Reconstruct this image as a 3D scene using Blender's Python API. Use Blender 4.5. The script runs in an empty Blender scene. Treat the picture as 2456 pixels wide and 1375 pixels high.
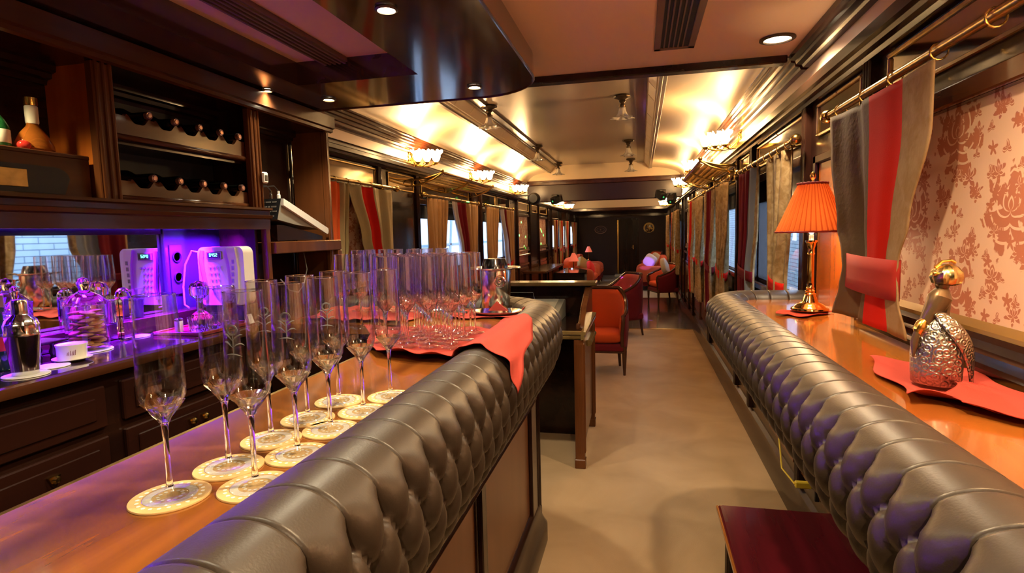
import bpy, math, random
from mathutils import Vector, Matrix
random.seed(7)
PI = math.pi
S = bpy.context.scene
COL = S.collection
# ---------------- camera ----------------
cd = bpy.data.cameras.new('camera'); cam = bpy.data.objects.new('camera', cd); COL.objects.link(cam)
cd.sensor_width = 36; cd.lens = 1354.0/2456*36; cd.clip_start = .02; cd.clip_end = 200
yaw, pitch, roll = .22547, -.09316, -.02528
fw = Vector((-math.sin(yaw)*math.cos(pitch), math.cos(yaw)*math.cos(pitch), math.sin(pitch)))
rt = Vector((math.cos(yaw), math.sin(yaw), 0)); up = rt.cross(fw)
r2 = rt*math.cos(roll)+up*math.sin(roll); u2 = -rt*math.sin(roll)+up*math.cos(roll)
cam.matrix_world = Matrix(((r2.x,u2.x,-fw.x,0),(r2.y,u2.y,-fw.y,0),(r2.z,u2.z,-fw.z,1.5),(0,0,0,1)))
S.camera = cam
S.view_settings.view_transform = 'Standard'; S.view_settings.look = 'None'
S.view_settings.gamma = 1; S.view_settings.use_curve_mapping = False
S.view_settings.exposure = 0.95
S.cycles.transparent_max_bounces = 48; S.cycles.max_bounces = 14; S.cycles.transmission_bounces = 14
S.cycles.caustics_reflective = False; S.cycles.sample_clamp_indirect = 6
# ---------------- world (daylight outside the carriage) ----------------
w = bpy.data.worlds.new('world'); S.world = w; w.use_nodes = True
bg = w.node_tree.nodes['Background']; bg.inputs[0].default_value = (.55,.72,1,1); bg.inputs[1].default_value = 6.5

def lamp(name, kind, loc, energy, color, size=.05, rot=None, **k):
    d = bpy.data.lights.new(name, kind); d.energy = energy; d.color = color
    if kind == 'AREA':
        d.shape = 'RECTANGLE'; d.size = size[0]; d.size_y = size[1]
    else: d.shadow_soft_size = size
    for a, b in k.items(): setattr(d, a, b)
    o = bpy.data.objects.new(name, d); COL.objects.link(o); o.location = loc
    if rot: o.rotation_euler = rot
    return o
WARM = (1, .56, .2); HAL = (1, .86, .58)
# ---------------- materials ----------------
def nt(m): return m.node_tree.nodes, m.node_tree.links
def M(name, col, rough=.5, metal=0, coat=0, bump=None, var=None, emit=None, trans=0, ior=1.5, sheen=0, coatrough=.08, spec=.5):
    m = bpy.data.materials.new(name); m.use_nodes = True; N, L = nt(m)
    b = N['Principled BSDF']; c = tuple(col)+(1,)
    b.inputs['Base Color'].default_value = c; b.inputs['Roughness'].default_value = rough
    b.inputs['Metallic'].default_value = metal; b.inputs['Coat Weight'].default_value = coat
    b.inputs['Coat Roughness'].default_value = coatrough; b.inputs['Transmission Weight'].default_value = trans
    b.inputs['IOR'].default_value = ior; b.inputs['Sheen Weight'].default_value = sheen
    b.inputs['Specular IOR Level'].default_value = spec
    if emit: b.inputs['Emission Color'].default_value = tuple(emit[:3])+(1,); b.inputs['Emission Strength'].default_value = emit[3]
    tc = None
    if bump or var: tc = N.new('ShaderNodeTexCoord')
    if bump:   # (scale, strength)
        n = N.new('ShaderNodeTexNoise'); n.inputs['Scale'].default_value = bump[0]; n.inputs['Detail'].default_value = 4
        L.new(tc.outputs['Object'], n.inputs['Vector'])
        bp = N.new('ShaderNodeBump'); bp.inputs['Strength'].default_value = bump[1]; bp.inputs['Distance'].default_value = .01
        L.new(n.outputs['Fac'], bp.inputs['Height']); L.new(bp.outputs['Normal'], b.inputs['Normal'])
    if var:    # (scale, color2, lo, hi, stretch xyz)
        mp = N.new('ShaderNodeMapping'); mp.inputs['Scale'].default_value = var[4] if len(var) > 4 else (1,1,1)
        L.new(tc.outputs['Object'], mp.inputs['Vector'])
        n = N.new('ShaderNodeTexNoise'); n.inputs['Scale'].default_value = var[0]; n.inputs['Detail'].default_value = 6
        n.inputs['Distortion'].default_value = .6
        L.new(mp.outputs[0], n.inputs['Vector'])
        r = N.new('ShaderNodeValToRGB'); r.color_ramp.elements[0].position = var[2]; r.color_ramp.elements[1].position = var[3]
        r.color_ramp.elements[0].color = c; r.color_ramp.elements[1].color = tuple(var[1])+(1,)
        L.new(n.outputs['Fac'], r.inputs[0]); L.new(r.outputs[0], b.inputs['Base Color'])
    return m
def wood(name, c1, c2, rough=.3, coat=.5, axis=1, sc=9):
    dk_ = c1[0] < .2; coat *= .32 if dk_ else 1; rough *= .75 if dk_ else 1
    st = [6, 6, 6]; st[axis] = .6
    return M(name, c1, rough, coat=coat, spec=.22 if dk_ else .5, var=(sc/6, c2, .35, .68, tuple(st)))
WD = wood('dark_mahogany', (.013,.0045,.003), (.026,.009,.005), .28, .6)
WDZ = wood('dark_mahogany_upright', (.013,.0045,.003), (.028,.010,.006), .28, .6, axis=2)
WM = wood('mid_mahogany', (.055,.017,.007), (.095,.032,.011), .3, .6)
WMZ = wood('mid_mahogany_upright', (.085,.026,.008), (.14,.046,.014), .3, .6, axis=2)
WORANGE = wood('varnished_teak', (.32,.105,.018), (.09,.026,.008), .17, .5, axis=1, sc=7)
WORANGE2 = wood('honey_teak', (.52,.185,.024), (.24,.062,.012), .15, .7, axis=1, sc=5)
WPANEL = wood('lacquered_veneer', (.58,.15,.018), (.36,.075,.010), .2, 1.0, axis=2, sc=8)
WFRONT = wood('front_veneer', (.17,.065,.028), (.13,.048,.02), .4, .2, axis=2, sc=8)
WRED = wood('cherry_red_wood', (.10,.006,.012), (.045,.003,.006), .3, .3, axis=1)
BLACK = M('black_recess', (.006,.005,.006), .6)
CEIL = M('ceiling_cream', (.84,.62,.47), .42, coat=.15, coatrough=.3)
CEILS = M('vault_cream', (.80,.64,.42), .36, coat=.35, coatrough=.22)
CEILD = M('clerestory_panel', (.36,.28,.20), .28, coat=.5, coatrough=.2)
BRASS = M('brass', (.62,.40,.12), .22, 1)
BRASSD = M('aged_brass', (.33,.22,.08), .3, 1, var=(20, (.5,.33,.12), .4,.7))
BRONZE = M('bronze', (.09,.06,.035), .4, .8)
GOLD = M('gold', (.8,.5,.12), .25, 1)
SILVER = M('silver', (.75,.73,.68), .14, 1)
LEATHER = M('brown_leather', (.044,.029,.018), .42, coat=.04, coatrough=.3, bump=(300,.05), var=(3,(.035,.023,.0155),.3,.7))
CARPET = M('carpet_beige', (.52,.35,.195), .95, bump=(500,.5), var=(2.2,(.42,.275,.145),.35,.65))
CARPETR = M('carpet_far', (.34,.30,.22), .95, bump=(500,.5))
NAPKIN = M('coral_napkin', (.46,.062,.046), .85, bump=(700,.25), spec=.12)
WHITE = M('white_plastic', (.8,.78,.74), .35)
GREYP = M('grey_plastic', (.24,.235,.2), .45)
BLKP = M('black_plastic', (.012,.012,.014), .35)
CERAM = M('white_ceramic', (.82,.78,.66), .25, coat=.4)
ORANGE = M('orange_velvet', (.62,.085,.02), .85, bump=(400,.3), sheen=.05, spec=.12)
BURG = M('burgundy_velvet', (.17,.014,.02), .85, bump=(400,.3), sheen=.05, spec=.12)
CUSH = M('cream_cushion', (.55,.45,.33), .85, bump=(200,.3))
PAPER = M('cardboard_tan', (.62,.42,.17), .8)
LACE = M('white_lace_print', (.85,.82,.72), .8)
GLASS = M('clear_glass', (1,1,1), 0.0, trans=1, ior=1.48)
def thin(name, tint=(.97,.97,.97), ior=1.5, rough=.02, extra=.0, pwr=4, gr=.7):
    m = bpy.data.materials.new(name); m.use_nodes = True; N, L = nt(m); N.remove(N['Principled BSDF'])
    t = N.new('ShaderNodeBsdfTransparent'); t.inputs[0].default_value = tuple(tint)+(1,)
    g = N.new('ShaderNodeBsdfGlossy'); g.inputs['Roughness'].default_value = rough
    f = N.new('ShaderNodeLayerWeight'); f.inputs[0].default_value = .5
    pw = N.new('ShaderNodeMath'); pw.operation = 'POWER'; pw.inputs[1].default_value = pwr; L.new(f.outputs['Facing'], pw.inputs[0])
    ad = N.new('ShaderNodeMath'); ad.operation = 'MULTIPLY_ADD'; ad.use_clamp = True; f0 = ((ior-1)/(ior+1))**2/1.6+extra
    ad.inputs[1].default_value = gr; ad.inputs[2].default_value = f0; L.new(pw.outputs[0], ad.inputs[0])
    mx = N.new('ShaderNodeMixShader'); L.new(ad.outputs[0], mx.inputs[0]); L.new(t.outputs[0], mx.inputs[1]); L.new(g.outputs[0], mx.inputs[2])
    L.new(mx.outputs[0], N['Material Output'].inputs[0]); return m
THIN = thin('thin_glass', (.98,.98,.985), 1.5, .03, .08, 2.2, .65)
SPARK2 = M('cut_glass_base', (1,1,1), 0.0, trans=1, ior=1.5)
N_, L_ = nt(SPARK2); _t = N_.new('ShaderNodeBsdfTransparent'); _x = N_.new('ShaderNodeMixShader'); _x.inputs[0].default_value = .8
L_.new(_t.outputs[0], _x.inputs[1]); L_.new(N_['Principled BSDF'].outputs[0], _x.inputs[2]); L_.new(_x.outputs[0], N_['Material Output'].inputs[0])
SPARK = thin('sparkling_glass', (.97,.97,.98), 1.6, .05, .08, 3, .3)
PANE = thin('window_pane', (.93,.96,1))
ETCH = M('etched_glass', (.13,.125,.125), .6)
MIRROR = M('mirror', (.85,.87,.9), .02, 1)
DMIRROR = M('smoked_mirror', (.42,.36,.27), .06, 1)
CLOTHT = M('tan_velvet', (.26,.165,.07), .85, sheen=.05, bump=(60,.15), var=(24,(.40,.28,.14),.4,.62), spec=.12)
CLOTHR = M('red_velvet', (.55,.014,.007), .9, sheen=.0, bump=(300,.08), spec=.12)
CLOTHM = M('maroon_velvet', (.15,.010,.018), .9, bump=(300,.08), spec=.12)
def damask():
    m = bpy.data.materials.new('damask_fabric'); m.use_nodes = True; N, L = nt(m); b = N['Principled BSDF']
    b.inputs['Roughness'].default_value = .6
    def mth(op, a, bb=None):
        q = N.new('ShaderNodeMath'); q.operation = op
        for i, v in enumerate((a, bb)):
            if v is None: continue
            if isinstance(v, (int, float)): q.inputs[i].default_value = v
            else: L.new(v, q.inputs[i])
        return q.outputs[0]
    tc = N.new('ShaderNodeTexCoord'); sp = N.new('ShaderNodeSeparateXYZ'); L.new(tc.outputs['Object'], sp.inputs[0])
    Y, Z = sp.outputs[1], sp.outputs[2]
    ns = N.new('ShaderNodeTexNoise'); ns.inputs['Scale'].default_value = 9; ns.inputs['Detail'].default_value = 2; L.new(tc.outputs['Object'], ns.inputs['Vector'])
    n2 = N.new('ShaderNodeTexNoise'); n2.inputs['Scale'].default_value = 45; n2.inputs['Detail'].default_value = 2; L.new(tc.outputs['Object'], n2.inputs['Vector'])
    wob = mth('MULTIPLY', mth('SUBTRACT', ns.outputs['Fac'], .5), .03)
    def cell(w, h, half):
        u = mth('DIVIDE', mth('ADD', Y, wob), w); row = mth('FLOOR', u)
        off = mth('MULTIPLY', mth('FLOORED_MODULO', row, 2), half)
        v = mth('ADD', mth('DIVIDE', mth('ADD', Z, wob), h), off)
        du = mth('MULTIPLY', mth('SUBTRACT', mth('FRACT', u), .5), w); dv = mth('MULTIPLY', mth('SUBTRACT', mth('FRACT', v), .5), h)
        r_ = mth('SQRT', mth('ADD', mth('MULTIPLY', du, du), mth('MULTIPLY', dv, dv)))
        return du, dv, r_, mth('ARCTAN2', du, dv)
    def rose(w, h, half, R, n, cut=None, sq=1.0):
        du, dv, r_, an = cell(w, h, half)
        edge = mth('MULTIPLY', mth('ADD', mth('MULTIPLY', mth('COSINE', mth('MULTIPLY', an, n)), .28), .72), R)
        val = mth('DIVIDE', mth('SUBTRACT', edge, r_), R)
        if cut:
            c = mth('ABSOLUTE', mth('SINE', mth('ADD', mth('MULTIPLY', r_, cut), mth('MULTIPLY', mth('ABSOLUTE', an), 3.0))))
            val = mth('SUBTRACT', mth('MINIMUM', val, .3), mth('MULTIPLY', mth('LESS_THAN', c, .34), .5))
        return val
    big = rose(.24, .40, .5, .118, 7, 100)
    ring = rose(.12, .20, .25, .036, 5, 150)
    sm = rose(.08, .1333, .37, .019, 5)
    vine = mth('MAXIMUM', rose(.06, .10, .5, .018, 3, 210), rose(.0857, .1429, .31, .030, 6, 190))
    tot = mth('MAXIMUM', mth('MAXIMUM', big, ring), mth('MAXIMUM', sm, vine))
    tot = mth('ADD', tot, mth('MULTIPLY', mth('SUBTRACT', n2.outputs['Fac'], .5), .9))
    r = N.new('ShaderNodeValToRGB'); L.new(tot, r.inputs[0])
    r.color_ramp.elements[0].position = .0; r.color_ramp.elements[0].color = (.80,.55,.40,1)
    r.color_ramp.elements[1].position = .07; r.color_ramp.elements[1].color = (.50,.18,.10,1)
    L.new(r.outputs[0], b.inputs['Base Color'])
    return m
DAMASK = damask()
def brickmat():
    m = bpy.data.materials.new('white_brick'); m.use_nodes = True; N, L = nt(m); b = N['Principled BSDF']
    tc = N.new('ShaderNodeTexCoord'); mp = N.new('ShaderNodeMapping'); mp.inputs['Rotation'].default_value = (PI/2, 0, PI/2)
    sp = N.new('ShaderNodeSeparateXYZ'); cb = N.new('ShaderNodeCombineXYZ'); L.new(tc.outputs['Object'], sp.inputs[0])
    L.new(sp.outputs[1], cb.inputs[0]); L.new(sp.outputs[2], cb.inputs[1])
    br = N.new('ShaderNodeTexBrick'); br.inputs['Scale'].default_value = 1; br.inputs['Brick Width'].default_value = .36
    br.inputs['Row Height'].default_value = .075; br.inputs['Mortar Size'].default_value = .006
    br.inputs['Color1'].default_value = (.24,.29,.30,1); br.inputs['Color2'].default_value = (.28,.33,.34,1); br.inputs['Mortar'].default_value = (.06,.08,.11,1)
    L.new(cb.outputs[0], br.inputs['Vector']); L.new(br.outputs[0], b.inputs['Base Color']); b.inputs['Roughness'].default_value = .8
    return m
BRICK = brickmat()

# ---------------- mesh builder ----------------
class MB:
    def __init__(s): s.v = []; s.f = []; s.mi = []; s.cur = 0
    def add(s, vs, fs, mi=None):
        o = len(s.v); s.v += [tuple(p) for p in vs]; s.f += [tuple(i+o for i in f) for f in fs]
        s.mi += [s.cur if mi is None else mi]*len(fs); return s
    def box(s, x0,x1,y0,y1,z0,z1, b=0, mi=None):
        if x0>x1: x0,x1=x1,x0
        if y0>y1: y0,y1=y1,y0
        if z0>z1: z0,z1=z1,z0
        b = min(b, (x1-x0)*.45, (y1-y0)*.45, (z1-z0)*.45)
        if b <= 0:
            return s.add([(x0,y0,z0),(x1,y0,z0),(x1,y1,z0),(x0,y1,z0),(x0,y0,z1),(x1,y0,z1),(x1,y1,z1),(x0,y1,z1)],
              [(0,3,2,1),(4,5,6,7),(0,1,5,4),(1,2,6,5),(2,3,7,6),(3,0,4,7)], mi)
        vs = []; 
        for (z, q) in ((z0,b),(z0+b,0),(z1-b,0),(z1,b)):
            for (x,y,sx,sy) in ((x0,y0,1,1),(x1,y0,-1,1),(x1,y1,-1,-1),(x0,y1,1,-1)):
                # two verts per corner (bevelled)
                if q: vs += [(x+sx*b, y+sy*b, z)]*1
                else: vs += [(x+sx*b, y, z),(x, y+sy*b, z)] if sx*sy < 0 else [(x, y+sy*b, z),(x+sx*b, y, z)]
        B = [0,1,2,3]; L1 = list(range(4,12)); L2 = list(range(12,20)); T = [20,21,22,23]
        fs = [(3,2,1,0), (20,21,22,23)]
        for i in range(8): j=(i+1)%8; fs.append((L1[i],L1[j],L2[j],L2[i]))
        for i in range(4):
            j=(i+1)%4; a=L1[2*i]; c=L1[2*i+1]; n=L1[(2*i+2)%8]
            fs.append((B[i], a, c)[::-1] if False else (B[i],c,a)[::-1]); fs.append((B[i],B[j],n,c))
            a=L2[2*i]; c=L2[2*i+1]; n=L2[(2*i+2)%8]
            fs.append((T[i],a,c)); fs.append((T[i],c,n,T[j]))
        return s.add(vs, fs, mi)
    def lathe(s, prof, seg=24, c=(0,0,0), a0=0, a1=2*PI, mi=None, mod=None, axis='Z', caps=False):
        full = abs(a1-a0-2*PI) < 1e-6; n = seg if full else seg+1; vs=[]; fs=[]
        for (r,z) in prof:
            for i in range(n):
                a = a0+(a1-a0)*i/seg; q = r
                if mod: q = mod(r,z,a)
                x,y,zz = q*math.cos(a), q*math.sin(a), z
                if axis=='X': x,y,zz = z, q*math.cos(a), q*math.sin(a)
                if axis=='Y': x,y,zz = q*math.sin(a), z, q*math.cos(a)
                vs.append((c[0]+x,c[1]+y,c[2]+zz))
        m = len(prof)
        for k in range(m-1):
            for i in range(seg):
                j=(i+1)%n; fs.append((k*n+i,k*n+j,(k+1)*n+j,(k+1)*n+i))
        if full and caps:
            if prof[0][0]>1e-5: fs.append(tuple(range(n))[::-1])
            if prof[-1][0]>1e-5: fs.append(tuple((m-1)*n+i for i in range(n)))
        return s.add(vs, fs, mi)
    def tube(s, pts, r, seg=8, mi=None, closed=False):
        P=[Vector(p) for p in pts]; n=len(P); vs=[]; fs=[]; pn=None
        for i,p in enumerate(P):
            t=(P[(i+1)%n]-P[i-1]) if closed else (P[min(i+1,n-1)]-P[max(i-1,0)])
            t.normalize()
            if pn is None:
                pn = t.orthogonal().normalized()
            pn = (pn - t*pn.dot(t)).normalized(); bn=t.cross(pn)
            rr = r[i] if isinstance(r,(list,tuple)) else r
            for k in range(seg):
                a=2*PI*k/seg; vs.append(p+pn*math.cos(a)*rr+bn*math.sin(a)*rr)
        m = n if closed else n-1
        for i in range(m):
            for k in range(seg):
                a=i*seg+k; b=i*seg+(k+1)%seg; j=(i+1)%n
                fs.append((a,b,j*seg+(k+1)%seg,j*seg+k))
        if not closed: fs += [tuple(range(seg))[::-1], tuple((n-1)*seg+k for k in range(seg))]
        return s.add(vs,fs,mi)
    def sph(s, c, r, seg=16, rings=10, sc=(1,1,1), mi=None):
        vs=[];fs=[]
        for i in range(rings+1):
            t=PI*i/rings
            for k in range(seg):
                a=2*PI*k/seg; vs.append((c[0]+r*sc[0]*math.sin(t)*math.cos(a),c[1]+r*sc[1]*math.sin(t)*math.sin(a),c[2]-r*sc[2]*math.cos(t)))
        for i in range(rings):
            for k in range(seg): fs.append((i*seg+k,i*seg+(k+1)%seg,(i+1)*seg+(k+1)%seg,(i+1)*seg+k))
        return s.add(vs,fs,mi)
    def prism(s, poly, axis, a, b, mi=None):
        # poly: 2D points; axis X: (y,z), Y: (x,z), Z: (x,y)
        def P(p,t): return {'X':(t,p[0],p[1]),'Y':(p[0],t,p[1]),'Z':(p[0],p[1],t)}[axis]
        n=len(poly); vs=[P(p,a) for p in poly]+[P(p,b) for p in poly]
        fs=[tuple(range(n)), tuple(range(2*n-1,n-1,-1))]+[(i,i+n,(i+1)%n+n,(i+1)%n) for i in range(n)]
        return s.add(vs,fs,mi)
    def grid(s, fn, nu, nv, mi=None, mf=None):
        vs=[fn(i/nu,j/nv) for i in range(nu+1) for j in range(nv+1)]
        o=len(s.v); s.v+=[tuple(p) for p in vs]
        for i in range(nu):
            for j in range(nv):
                s.f.append((o+i*(nv+1)+j,o+(i+1)*(nv+1)+j,o+(i+1)*(nv+1)+j+1,o+i*(nv+1)+j+1))
                s.mi.append(mf((i+.5)/nu,(j+.5)/nv) if mf else (s.cur if mi is None else mi))
        return s
    def build(s, name, mats, parent=None, smooth=True, world=True, solid=0, sub=0, angle=.6):
        vs = s.v
        if parent is not None and world:
            off = Vector((0,0,0)); p = parent
            while p: off += p.location; p = p.parent
        elif parent is None:
            xs=[p[0] for p in vs]; ys=[p[1] for p in vs]; zs=[p[2] for p in vs]
            off = Vector(((min(xs)+max(xs))/2,(min(ys)+max(ys))/2,min(zs)))
        else: off = Vector((0,0,0))
        me = bpy.data.meshes.new(name)
        me.from_pydata([(p[0]-off.x,p[1]-off.y,p[2]-off.z) for p in vs], [], s.f)
        if not isinstance(mats,(list,tuple)): mats=[mats]
        for m in mats: me.materials.append(m)
        for i,p in enumerate(me.polygons): p.material_index = min(s.mi[i], len(mats)-1)
        import bmesh
        bm = bmesh.new(); bm.from_mesh(me); bmesh.ops.recalc_face_normals(bm, faces=bm.faces); bm.to_mesh(me); bm.free()
        if smooth:
            me.polygons.foreach_set('use_smooth',[True]*len(me.polygons))
            me.set_sharp_from_angle(angle=angle)
        o = bpy.data.objects.new(name, me); COL.objects.link(o)
        if parent is None: o.location = off
        else: o.parent = parent
        if solid:
            md = o.modifiers.new('solid','SOLIDIFY'); md.thickness = solid; md.offset = 0
        if sub:
            md = o.modifiers.new('sub','SUBSURF'); md.levels = sub; md.render_levels = sub
        return o
def tag(o, label=None, cat=None, group=None, kind=None):
    for k,v in (('label',label),('category',cat),('group',group),('kind',kind)):
        if v: o[k] = v
    return o
def thing(name, loc, label, cat, group=None, rz=0):
    o = bpy.data.objects.new(name, None); COL.objects.link(o); o.location = loc; o.rotation_euler = (0,0,rz)
    o.empty_display_size = .05
    return tag(o, label, cat, group)
def struct(name, loc=(0,0,0)):
    o = bpy.data.objects.new(name, None); COL.objects.link(o); o.location = loc; o['kind'] = 'structure'; return o
def kids(o): return [c for c in o.children]
def copytree(o, loc=None, rz=None, label=None, parent=None):
    c = o.copy(); COL.objects.link(c)
    if parent: c.parent = parent
    for k in o.children: copytree(k, parent=c)
    if loc is not None: c.location = loc
    if rz is not None: c.rotation_euler = (0,0,rz)
    if label: c['label'] = label
    return c
def S_(mb, name, mat, **k):
    o = mb.build(name, mat, **k); o['kind'] = 'structure'; return o
# ================= setting =================
XR, XL, YB, YN = .79, -2.06, 19.5, -2.6
CZ = 2.32
S_(MB().box(XL-.1,XR+.1,YN,8.76,-.06,0), 'floor', CARPET, world=True)
PARQ = M('dark_parquet', (.10,.06,.055), .22, coat=.7, var=(5,(.05,.03,.03),.4,.6,(8,1,1)))
S_(MB().box(XL-.1,XR+.1,8.76,12.9,-.06,.001), 'floor', PARQ)
S_(MB().box(XL-.1,XR+.1,12.9,YB,-.06,.002), 'floor', CARPETR)
S_(MB().box(XL,XR,8.735,8.785,0,.006), 'trim_1', BRASS)
# ---- side walls: plinth, dado, piers, header ----
RB = [(-.9,2.2,'blind'),(3.05,4.3,'open'),(5.0,6.75,'open'),(6.95,8.9,'open'),(9.7,10.6,'blind'),(11.4,12.6,'open'),(13.2,14.6,'open'),(15.4,17.0,'open')]
LB = [(3.12,4.2,'blind'),(5.07,6.75,'open'),(7.25,8.75,'open'),(9.5,10.5,'blind'),(11.55,12.6,'blind'),(13.3,14.5,'open'),(15.0,16.2,'open'),(16.8,18.2,'open')]
Z0, Z1 = 1.12, 1.80
def sidewall(name, x, out, bays):
    xo = x+out*.09
    d = struct(name)
    m = MB(); m.box(x,xo,YN,YB,0,Z0); m.box(x,xo,YN,YB,Z1,CZ+.1)
    y = YN
    for (a,b,k) in bays:
        m.box(x,xo,y,a,Z0,Z1); y = b
    m.box(x,xo,y,YB,Z0,Z1)
    S_(m, 'panelling', WD, parent=d)
    # plinth, dado rail and raised lower panels
    xi = x-out*.02
    m = MB(); m.prism([(x,0),(x-out*.035,0),(x-out*.035,.10),(x-out*.02,.13),(x-out*.02,.17),(x,.19)], 'Y', YN, YB)
    S_(m, 'skirting', WD, parent=d)
    m = MB(); edges = sorted(set([YN]+[e for b in bays for e in b[:2]]+[YB]))
    for a,b in zip(edges, edges[1:]):
        if b-a < .3: continue
        n = max(1, round((b-a)/.85)); w_ = (b-a)/n
        for i in range(n):
            y0 = a+i*w_+.06; y1 = a+(i+1)*w_-.06
            fr = .03
            m.box(x,x-out*.012,y0,y1,.27,.30); m.box(x,x-out*.012,y0,y1,.93,.96)
            m.box(x,x-out*.012,y0,y0+fr,.30,.93); m.box(x,x-out*.012,y1-fr,y1,.30,.93)
            m.box(x,x-out*.008,y0+fr+.03,y1-fr-.03,.34,.89,.004)
    S_(m, 'raised_panels', WMZ, parent=d)
    # pilasters with twin beads next to the bays
    m = MB()
    for e in edges[1:-1]:
        if e < 1: continue
        y0 = e+.005 if any(abs(e-b[1])<.01 for b in bays) else e-.075
        m.box(x,x-out*.022,y0,y0+.07,.19,2.07)
        for q in (.012,.035,.058): m.tube([(x-out*.022,y0+q,.19),(x-out*.022,y0+q,2.07)], .008, 6)
    S_(m, 'pilasters', WDZ, parent=d)
    m = MB()
    for (a,b,k) in bays:
        m.box(x+out*.0,x-out*.03,a-.01,b+.01,Z0-.03,Z0+.01,.005); m.box(x,x-out*.018,a-.01,b+.01,Z1,Z1+.05,.004)
    S_(m, 'sill_and_head', WM, parent=d)
    return d
sidewall('wall_right', XR, 1, RB); sidewall('wall_left', XL, -1, LB)
WRB=wood('red_brown_moulding',(.075,.018,.007),(.045,.010,.004),.25,.9)
# ---- cornices along both walls ----
def cornice(n, x, out):
    d = -out
    lo = [(0,2.055),(.03,2.06),(.035,2.075),(.055,2.08),(.058,2.095),(.075,2.10),(.078,2.125),(.06,2.135),(.062,2.15),(.04,2.16),(.03,2.175),(0,2.185)]
    S_(MB().prism([(x+d*a,b) for a,b in lo],'Y',YN,YB), 'trim_%d'%n, WD)
    hi = [(0,2.255),(.03,2.258),(.035,2.27),(.06,2.275),(.065,2.29),(.09,2.295),(.092,2.318),(0,2.32)]
    S_(MB().prism([(x+d*a,b) for a,b in hi],'Y',YN,3.03), 'trim_%d'%(n+1), WD)
    hi = [(0,2.255),(.03,2.258),(.035,2.27),(.055,2.275),(.057,2.29),(.075,2.295),(.077,2.315),(.095,2.32),(.097,2.335),(.11,2.34),(.112,2.355),(.128,2.36),(.13,2.38),(0,2.40)]
    S_(MB().prism([(x+d*a,b) for a,b in hi],'Y',3.07,17.4), 'trim_%d'%(n+2), WRB)
    S_(MB().box(x+d*.004,x,YN,17.4,2.185,2.255), 'trim_%d'%(n+3), CEIL)
cornice(2, XR, 1); cornice(6, XL, -1)
# ---- near flat ceiling, with opening grille ----
S_(MB().box(XL,XR,YN,3.05,CZ,CZ+.04), 'ceiling', CEIL)
S_(MB().box(XL+.1,XR-.1,3.02,3.09,2.285,2.62,.006), 'trim_10', WD)
# ---- vault with clerestory ----
def vault(y0,y1):
    c0, c1 = .135, -1.52
    pr = []
    for i in range(13):
        t = PI/2*i/12; pr.append((XR-.13+(c0-XR+.13)*math.sin(t) if 0 else c0+(XR-.13-c0)*math.cos(t), 2.37+.18*math.sin(t)))
    pl = [(c1-(c1-(XL+.13))*math.cos(PI/2*i/12), 2.37+.18*math.sin(PI/2*i/12)) for i in range(13)]
    ny = int((y1-y0)/.3)
    for pts in (pr, pl):
        m = MB()
        def fn(u,v):
            k = v*(len(pts)-1); i = min(int(k),len(pts)-2); f = k-i
            return (pts[i][0]*(1-f)+pts[i+1][0]*f, y0+(y1-y0)*u, pts[i][1]*(1-f)+pts[i+1][1]*f)
        m.grid(fn, ny, 12); S_(m, 'ceiling', CEILS)
    # sloped clerestory sides with small framed lights
    for sx, cx_ in ((1,c0),(-1,c1)):
        m = MB(); xt = cx_-sx*.085
        m.add([(cx_,y0,2.55),(cx_,y1,2.55),(xt,y1,2.655),(xt,y0,2.655)],[(0,1,2,3)]); S_(m,'ceiling',CEILS)
        m = MB()
        for z,xx in ((2.55,cx_),(2.57,cx_-sx*.012),(2.645,xt+sx*.01)): m.tube([(xx,y0,z),(xx,y1,z)],.009,8)
        y = y0+.3
        while y < y1-.6:
            for q in (0,.42):
                m.tube([(cx_-sx*.012,y+q,2.57),(xt+sx*.012,y+q,2.64)],.006,6)
            y += 1.2
        S_(m,'trim_11',CEILS)
        # moulded ribs and dark border strip on the flat
        m = MB(); m.box(xt,xt-sx*.10,y0,y1,2.640,2.656); m.box(xt,xt-sx*.02,y0,y1,2.632,2.645); m.box(xt-sx*.085,xt-sx*.10,y0,y1,2.634,2.645)
        S_(m,'trim_12',M('grey_brown_trim',(.13,.085,.07),.35,coat=.4) if 'grey_brown_trim' not in bpy.data.materials else bpy.data.materials['grey_brown_trim'])
        m = MB(); m.box(cx_+sx*.004,cx_+sx*.05,y0,y1,2.535,2.55,.004); m.box(cx_,cx_+sx*.02,y0,y1,2.528,2.55,.004)
        S_(m,'trim_13',bpy.data.materials['grey_brown_trim'])
    S_(MB().box(c1,c0,y0,y1,2.655,2.69), 'ceiling', CEILD)
vault(3.07, 9.85); vault(10.0, 17.4)
# lintel between the two saloons
m = MB(); m.box(XL,XR,9.85,9.98,2.39,2.70); S_(m,'ceiling',CEILS)
m = MB(); m.box(XL,XR,9.82,9.99,2.325,2.385,.006); m.box(XL,XR,9.80,9.85,2.375,2.40,.004); S_(m,'trim_14',WRB)
m = MB(); m.box(XL+.12,XR-.12,9.84,9.97,2.035,2.33,.01); S_(m,'trim_15',M('lacquered_black_burgundy',(.026,.004,.006),.25,spec=.3))
m = MB(); m.box(XL,XR,17.4,17.55,2.20,2.7); S_(m,'ceiling',CEILS)
m = MB(); m.box(XL,XR,17.36,17.56,2.12,2.21,.01); m.box(XL,XR,17.55,YB,2.12,2.2); S_(m,'trim_16',WRB)
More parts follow.
